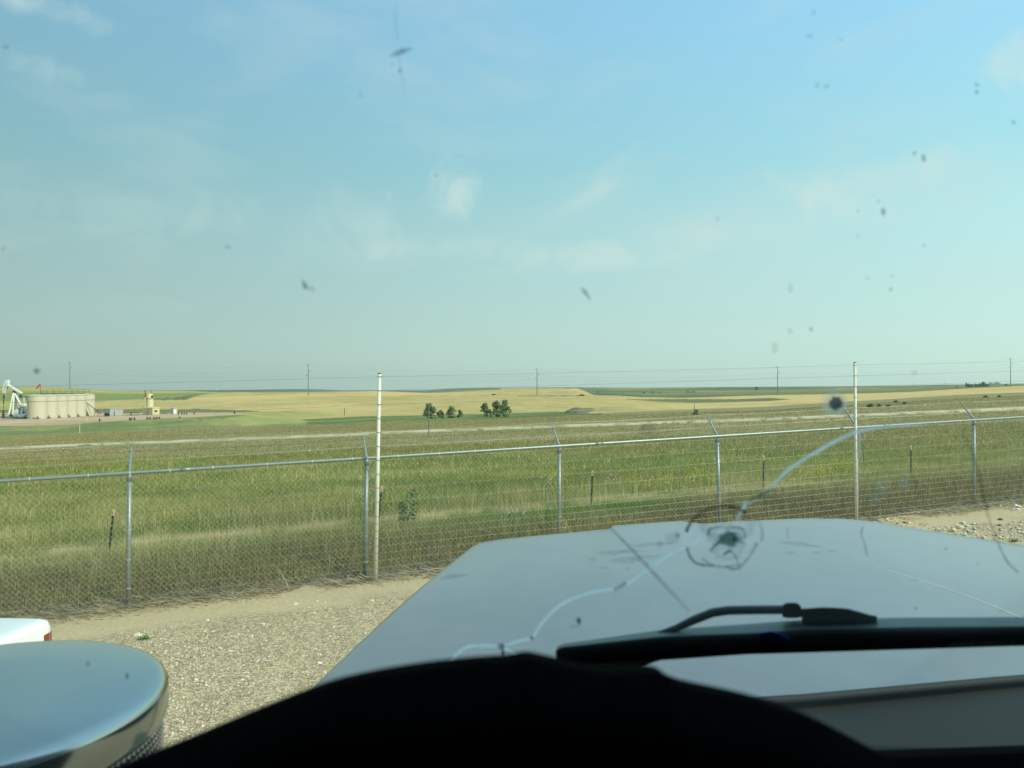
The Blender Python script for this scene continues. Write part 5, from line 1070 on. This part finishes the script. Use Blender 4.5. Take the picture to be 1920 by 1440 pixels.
# ------------------------------------------------------------------ grass, weeds and stones
def leafmat(name, trans=0.35):
    m = bpy.data.materials.new(name); m.use_nodes = True; nt = m.node_tree; N, L = nt.nodes, nt.links; N.clear()
    out = N.new('ShaderNodeOutputMaterial'); at = N.new('ShaderNodeAttribute'); at.attribute_name = 'Col'
    d = N.new('ShaderNodeBsdfDiffuse'); t = N.new('ShaderNodeBsdfTranslucent'); mx = N.new('ShaderNodeMixShader'); mx.inputs[0].default_value = trans
    L.new(at.outputs['Color'], d.inputs[0]); L.new(at.outputs['Color'], t.inputs[0]); L.new(d.outputs[0], mx.inputs[1]); L.new(t.outputs[0], mx.inputs[2]); L.new(mx.outputs[0], out.inputs[0]); return m
BLADE = leafmat('grass_blade')
def L3(*a): return np.array(lin(*a)[:3])
def blades(name, X, Y, H, W, C, lean=0.35, z0=None):
    """each blade a bent, tapering ribbon"""
    n = len(X); Z = ground(X, Y) if z0 is None else z0
    a = RNG.uniform(0, 2*np.pi, n); b = RNG.uniform(0, 2*np.pi, n); le = H*lean*np.abs(RNG.normal(size=n)+.3)
    ax, ay = np.cos(a)*W/2, np.sin(a)*W/2; lx, ly = np.cos(b)*le, np.sin(b)*le
    P_ = np.empty((n, 5, 3))
    P_[:, 0] = np.stack([X-ax, Y-ay, Z-.02], -1); P_[:, 1] = np.stack([X+ax, Y+ay, Z-.02], -1)
    P_[:, 2] = np.stack([X+ax*.8+lx*.3, Y+ay*.8+ly*.3, Z+H*.55], -1); P_[:, 3] = np.stack([X-ax*.8+lx*.3, Y-ay*.8+ly*.3, Z+H*.55], -1)
    P_[:, 4] = np.stack([X+lx, Y+ly, Z+H*.96], -1)
    i0 = np.arange(n)*5
    V = P_.reshape(-1, 3); T1 = np.stack([i0, i0+1, i0+2], -1); T2 = np.stack([i0, i0+2, i0+3], -1); T3 = np.stack([i0+3, i0+2, i0+4], -1)
    CC = np.repeat(C[:, None, :], 5, 1)
    return np_mesh(name, V, np.concatenate([T1, T2, T3]), BLADE, CC.reshape(-1, 3))
def pick_s(n, lo, hi, ul=-.74, uh=.74):
    s = RNG.uniform(lo, hi, n); u = RNG.uniform(ul, uh, n); Y = (s+11.035)/(.9314-.364*u); return s, u, u*Y, Y
def jit(C, a=.18): return C*np.exp(RNG.normal(size=(len(C), 1))*a)*(1+RNG.normal(size=C.shape)*.04)
def mixn(a, b, t): return a*(1-t[:, None])+b*t[:, None]
def build_grass():
    st = lambda n, a, b: np.clip((n-a)/(b-a), 0, 1)
    sets = []
    for (n, lo, hi) in ((190000, .1, 4.2), (150000, 4.2, 14), (120000, 14, 48), (110000, 46, 175)):
        s, u, X, Y = pick_s(n, lo, hi)
        n1 = fbm(X/1.6, Y/1.6, 101); n2 = fbm(X/.5, Y/.5, 102); n3 = fbm(X/6, Y/6, 103); r = RNG.uniform(size=n)
        base = mixn(np.tile(L3(136, 146, 70), (n, 1)), np.tile(L3(154, 152, 88), (n, 1)), st(n1, .4, .65))
        base = mixn(base, np.tile(L3(120, 138, 60), (n, 1)), st(n3, .5, .66)*.7)
        straw = np.tile(L3(206, 190, 138), (n, 1)); dead = np.tile(L3(154, 132, 92), (n, 1)); lush = np.tile(L3(104, 142, 54), (n, 1))
        base = np.where((r < .13)[:, None], straw, base)
        right = st(X, -1.0, 4.5)
        nd = st(s+(n1-.5)*2.4, 1.5+right*.8, .3); C = mixn(base, dead, nd*np.clip(.55+.45*right+(.3-r)*.4, 0, 1))
        C = np.where(((r > .74) & (s < 2.8))[:, None], straw*.95, C); C = np.where(((r > .66) & (r < .74) & (s < 2.8))[:, None], L3(96, 78, 52), C)
        gp = st(n3+.10*np.sin(X*.7+1), .47, .6)*st(s, 1.4, 2.1)*st(s, 4.6, 3.2)*st(np.abs(X-3.8), 5.5, 3.0); C = mixn(C, lush, gp*.9)
        pb = np.exp(-((s-3.7-(n3-.5)*1.8)/.5)**2)*st(n2, .34, .5); C = mixn(C, np.tile(L3(224, 208, 160), (n, 1)), pb*.9)
        C = C*(.80+.42*n1)[:, None]*(.9+.22*st(fbm(X/3.1, Y/3.1, 177), .35, .65))[:, None]
        H = np.where(s < 4.2, .10+.42*st(s, 0, 1.1)*RNG.uniform(.5, 1.15, n)*(.6+.6*n1)*(1-.58*st(s, 2.0, 3.2)), .15+.20*RNG.uniform(.4, 1.2, n)*(.5+n1))
        H = np.where(s > 14, H*.75, H*np.where(s > 4.2, .85, 1))
        if hi > 100:                                # sparse browner tufts on the slope down to and past the track
            bt = st(n3, .35, .6); C = mixn(np.tile(L3(160, 146, 98), (n, 1)), np.tile(L3(146, 138, 84), (n, 1)), bt); C = np.where((r < .10)[:, None], straw*.8, C); C = np.where((r > .94)[:, None], L3(112, 108, 68), C)
            mx_ = (Y > np.interp(960+F*u, XK, DR)*.93) & (Y < np.interp(960+F*u, XK, DR)*1.0+6); ex = Y > np.interp(960+F*u, XK, D3(XK))*.985; kp = ~(mx_ | ex)
            X, Y, H, C, s, u = X[kp], Y[kp], (H*.42)[kp], C[kp], s[kp], u[kp]
        else:
            fade = st(Y, 34, 60); C = mixn(C, np.where((r < .2)[:, None], straw*.9, L3(146, 140, 84)), fade*.75)
        W = .0055*(Y/12)**.85*(1 if hi < 5 else 1.35 if hi < 20 else 1.8 if hi < 60 else 2.8)
        if hi < 5: C = np.where(((r > .30) & (r < .36) & (s < 2.6))[:, None], L3(110, 146, 66), C); C = C*np.where(s < 2.6, np.exp(RNG.normal(size=n)*.28), 1)[:, None]
        sets.append((X, Y, H, W, jit(C*((.96+.1*st(s, 2, 5))[:, None] if hi < 100 else 1.2), (.18 if hi < 20 else .13) if hi < 100 else .09)))
    X, Y, H, W, C = [np.concatenate([q[k] for q in sets]) for k in range(5)]
    tag(blades('grass', X, Y, H, W, C), kind='stuff')
    # dead tangle lying along the foot of the fence
    n = 34000; s = -.10+np.abs(RNG.normal(size=n))*.38-.42*RNG.uniform(size=n)**1.6; u = RNG.uniform(-.74, .74, n); Y = (s+11.035)/(.9314-.364*u); X = u*Y
    keep = fbm(X/.7, Y/.7, 120) > .40; s, X, Y = s[keep], X[keep], Y[keep]; n = len(X); r = RNG.uniform(size=n)
    C = np.where((r < .68)[:, None], L3(206, 194, 160), L3(124, 116, 94)); C = jit(C, .25)
    a = RNG.uniform(0, 2*np.pi, n); ln = RNG.uniform(.05, .26, n); Z = ground(X, Y)+RNG.uniform(.004, .09, n)*st(s, -.3, .3); w = .0032
    d = np.stack([np.cos(a)*ln, np.sin(a)*ln, RNG.normal(size=n)*ln*.25], -1); p = np.stack([X, Y, Z], -1); up = np.zeros((n, 3)); up[:, 2] = w; up[:, 0] = w*.6
    V = np.stack([p-up, p+d-up*.5, p+d+up*.5, p+up], 1).reshape(-1, 3); Q = np.arange(len(V)).reshape(-1, 4)
    tag(np_mesh('dead_grass', V, Q, BLADE, np.repeat(C, 4, 0)), kind='stuff')
    # seed heads and tall stems over the belt near the stock fence
    n = 5200; s, u, X, Y = pick_s(n, 1.2, 6.5); keep = fbm(X/1.1, Y/1.1, 131) > .46; X, Y, s = X[keep], Y[keep], s[keep]; n = len(X)
    C = jit(np.tile(L3(214, 198, 150), (n, 1)), .15); tag(blades('seed_stems', X, Y, RNG.uniform(.4, .66, n), np.full(n, .0055), C, lean=.3), kind='stuff')
build_grass()

def flowers(name, spots, n, col, size, hmin, hmax):
    V = []; C = []
    for (x0, x1, y0, y1) in spots:
        for k in range(n):
            x = random.uniform(x0, x1); D = D_of(x, random.uniform(y0, y1)+18); X = (x-960)/F*D; z = G(X, D); h = random.uniform(hmin, hmax); sx, sy = random.uniform(-.06, .06), random.uniform(-.06, .06)
            for q in range(5):
                c = np.array([X+sx+random.gauss(0, .03), D+sy+random.gauss(0, .03), z+h-q*.035]); a = random.uniform(0, 6.3); s = size*random.uniform(.6, 1.2); dx = np.array([math.cos(a), math.sin(a), .3])*s; dz = np.array([0, .2, 1])*s
                V += [c-dx-dz, c+dx-dz, c+dx+dz, c-dx+dz]; C += [np.array(lin(*col)[:3])*random.uniform(.8, 1.1)]*4
            c = np.array([X, D, z]); t = np.array([X+sx, D+sy, z+h]); w = np.array([.003, 0, 0]); V += [c-w, c+w, t+w, t-w]; C += [np.array(lin(110, 130, 60)[:3])]*4
    V = np.array(V); tag(np_mesh(name, V, np.arange(len(V)).reshape(-1, 4), BLADE, np.array(C)), kind='stuff')
flowers('yellow_wildflowers', [(1175, 1260, 892, 925), (1215, 1345, 888, 932), (1020, 1060, 893, 915), (1525, 1600, 868, 900), (1290, 1340, 900, 915), (1560, 1590, 872, 885), (1480, 1540, 885, 925)], 55, (216, 204, 66), .011, .35, .62)
flowers('white_wildflowers', [(1130, 1160, 887, 905), (1020, 1035, 905, 912), (655, 690, 928, 938), (1350, 1375, 925, 940), (940, 990, 970, 990)], 9, (236, 234, 214), .012, .3, .5)

# tall leafy weed behind the fence
def weed_plant():
    O = PG(764, D=14.6); t = thing('weed', 'tall dark leafy weed standing behind the chain link, right of the first white pole', 'weed', O)
    rnd = np.random.default_rng(5); m = MB(); blobs = []
    for k in range(6):
        a = rnd.uniform(0, 6.3); x, y = math.cos(a)*.10, math.sin(a)*.10; h = rnd.uniform(.45, .82); m.tube([(0, 0, -.05), (x*.5, y*.5, h*.5), (x*1.3, y*1.3, h)], [.008, .006, .003], 5); blobs.append(((x*1.2, y*1.2, h*.9), (.07, .07, .10))); blobs.append(((x, y, h*.5), (.10, .10, .14)))
    m.build('stem', M['stalk'], t); V, Q = crown_mesh(blobs, 420, .024, rnd, None); c = np_mesh('leaves', V, Q, M['leafg']); c.parent = t
weed_plant()
# single dry stalks that stand out against the fence
def stalks():
    data = [([(542, 1086), (537, 1071), (527, 1056), (516, 1045), (505, 1037)], -.12), ([(1078, 996), (1074, 975), (1064, 955), (1052, 938), (1050, 921)], .5), ([(700, 1085), (685, 1078), (672, 1092)], -.1), ([(183, 1140), (184, 1130), (190, 1124), (197, 1122)], -.15),
            ([(1796, 952), (1800, 938), (1803, 928)], .05), ([(1895, 942), (1902, 925), (1912, 908)], .0), ([(1646, 948), (1652, 943), (1655, 940)], .1), ([(1512, 968), (1511, 953), (1510, 943)], .1), ([(1448, 935), (1450, 918), (1446, 905)], .4), ([(1368, 972), (1367, 955), (1366, 940)], .2),
            ([(640, 1082), (650, 1072), (656, 1064)], -.1), ([(298, 1128), (296, 1122), (304, 1116)], -.2), ([(308, 1138), (316, 1134), (322, 1128)], -.35), ([(950, 1000), (940, 985), (925, 968), (908, 962), (895, 960)], .8), ([(1760, 868), (1768, 872), (1774, 878)], 4), ([(1476, 955), (1480, 930), (1476, 915)], .3)]
    for i, (pts, so) in enumerate(data):
        x, y = pts[0]; u = (x-960)/F; D = (so+11.035)/(.9314-.364*u); z0 = G(u*D, D); yb = HY+(ZC-z0)/D*F; dy = yb-y
        P3 = [Vector(((a-960)/F*D, D+.02*k, ZC-((b+dy)-HY)/F*D)) for k, (a, b) in enumerate(pts)]; O = P3[0].copy()
        o = MB().tube([p-O+Vector((0, 0, -.02 if k == 0 else 0)) for k, p in enumerate(P3)], [.0042-.0022*k/len(P3) for k in range(len(P3))], 5).build('dry_stalk', M['stalk']); o.location = O
        tag(o, 'pale dry stalk by the chain link fence, '+['arching alone between the leftmost two posts', 'tall and bent near the third post', 'fallen at the first white pole', 'curled left of the leftmost post', 'leaning left of the rightmost post', 'leaning right of the rightmost post', 'short one right of the second white pole', 'upright left of the second white pole', 'upright beyond the windshield break', 'upright behind the bullseye break', 'slanting left of the first white pole', 'short one right of the leftmost post', 'flat on the dirt near the leftmost post', 'long and drooping above the hood edge', 'out in the grass before the rightmost post', 'tall one just right of the windshield break'][i], 'stalk', 'dry stalks along the fence')
stalks()

# gravel stones
def pebbles():
    n = 70000
    D = 4.0*(16/4.0)**RNG.uniform(size=n)**.8; u = RNG.uniform(-.72, .72, n); X = u*D; s = sdist(X, D)
    dens = fbm(X/1.3, D/1.3, 140); keep = (s < -.05) & ((s < -1.5) | (dens > .455-.06*np.clip(-s, 0, 1.5))) & ~((u > .02) & (u < .30)) & ~((u > -.05) & (D < 9.5))
    X, D = X[keep], D[keep]; n = len(X); r = .005+.0095*RNG.uniform(size=n)**2.0; rub = (X > 4.5) & (sdist(X, D) > -2.4); r = np.where(rub & (RNG.uniform(size=n) < .22), r*2.3, r); r = np.where(RNG.uniform(size=n) < .006, r*2.2, r)*(D/7)**.35
    base = np.array([[1, 0, 0], [0, 1, 0], [-1, 0, 0], [0, -1, 0], [0, 0, .65], [0, 0, -.65]], float)
    V = base[None]*(1+RNG.normal(size=(n, 6, 1))*.22); a = RNG.uniform(0, 6.3, n); ca, sa = np.cos(a), np.sin(a); ex = RNG.uniform(.8, 1.5, n)
    x = V[:, :, 0]*ex[:, None]; y = V[:, :, 1]; xr = x*ca[:, None]-y*sa[:, None]; yr = x*sa[:, None]+y*ca[:, None]
    V = np.stack([xr*r[:, None]+X[:, None], yr*r[:, None]+D[:, None], V[:, :, 2]*r[:, None]+(ground(X, D)+r*.35)[:, None]], -1).reshape(-1, 3)
    f = np.array([[0, 1, 4], [1, 2, 4], [2, 3, 4], [3, 0, 4], [1, 0, 5], [2, 1, 5], [3, 2, 5], [0, 3, 5]]); Q = (f[None]+(np.arange(n)*6)[:, None, None]).reshape(-1, 3)
    k = RNG.uniform(size=n); C = np.where((k < .22)[:, None], L3(150, 136, 110), np.where((k < .66)[:, None], L3(222, 202, 160), L3(250, 238, 208))); C = jit(C, .16); C = np.clip(C, 0, .8)
    m = bpy.data.materials.new('pebble'); m.use_nodes = True; b = m.node_tree.nodes['Principled BSDF']; b.inputs['Roughness'].default_value = .85; at = m.node_tree.nodes.new('ShaderNodeAttribute'); at.attribute_name = 'Col'; m.node_tree.links.new(at.outputs['Color'], b.inputs['Base Color'])
    tag(np_mesh('gravel', V, Q, m, np.repeat(C, 6, 0)), kind='stuff')
    rk = [(258, 1170, 17, 'flat pale stone beside a green tuft left on the gravel'), (389, 1146, 11, 'pale stone on the gravel right of the leftmost fence post'), (554, 1121, 13, 'large pale stone on the gravel left of the first white pole'), (697, 1119, 10, 'round white stone just below the first white pole'),
          (589, 1138, 8, 'small white stone below the large pale stone on the gravel'), (225, 1188, 9, 'dark grey clod on the gravel left of the green tuft'), (455, 1114, 8, 'small pale stone near the dirt strip between posts'), (1706, 980, 13, 'brown clod at the fence foot right of the second white pole'),
          (1637, 977, 14, 'long brown clod beside the second white pole'), (1800, 979, 12, 'pale clod on the dirt below the rightmost post'), (1680, 988, 9, 'small pale stone on the dirt above the hood at right'), (1876, 968, 9, 'dark clod near the right end of the dirt strip')]
    for i, (x, y, w, lb) in enumerate(rk):
        O = PG(x, D=(ZC-.08)*F/(y-HY) if x < 960 else (ZC-.42)*F/(y-HY)); O.z = G(O.x, O.y); R_ = w/2/F*O.y; bm = bmesh.new(); bmesh.ops.create_icosphere(bm, subdivisions=3, radius=1)
        for v in bm.verts:
            q = v.co; k = 1+.28*(float(fbm(q.x*1.6+i*5, q.y*1.6+q.z*2.1, 150))-.5)*2; v.co = Vector((q.x*R_*k, q.y*R_*.8*k, q.z*R_*.55*k))
        me = bpy.data.meshes.new('stone'); bm.to_mesh(me); bm.free(); o = bpy.data.objects.new('stone', me); COL.objects.link(o); me.materials.append(M['mound'] if 'clod' in lb and 'pale' not in lb else M['stone']); o.location = O+Vector((0, 0, R_*.2)); tag(o, lb, 'stone', 'stones on the gravel yard')
    for x, y, lb in ((270, 1179, 'small green grass tuft growing in the gravel beside a flat pale stone'), (1900, 1003, 'small green weed tuft in the gravel at the right above the hood')):
        O = PG(x, D=(ZC-(.05 if x < 960 else .40))*F/(y+4-HY)); n = 70; a = RNG.uniform(0, 6.3, n); rr = RNG.uniform(0, .07, n)
        X = O.x+np.cos(a)*rr; Y = O.y+np.sin(a)*rr*.7; o = blades('grass_tuft', X, Y, RNG.uniform(.03, .07, n), np.full(n, .006), jit(np.tile(L3(96, 132, 58), (n, 1))), lean=.8); tag(o, lb, 'grass tuft')
pebbles()

# ------------------------------------------------------------------ summer haze over the plain
def build_haze():
    m = bpy.data.materials.new('haze_air'); m.use_nodes = True; nt = m.node_tree; N, L = nt.nodes, nt.links; N.clear()
    out = N.new('ShaderNodeOutputMaterial'); v = N.new('ShaderNodeVolumePrincipled'); v.inputs['Color'].default_value = (.90, .96, .93, 1); v.inputs['Density'].default_value = 4e-5; v.inputs['Anisotropy'].default_value = .3
    L.new(v.outputs[0], out.inputs['Volume'])
    o = MB().box((0, 0, 22), (13400, 13400, 120)).build('haze', m); tag(o, kind='stuff')
build_haze()
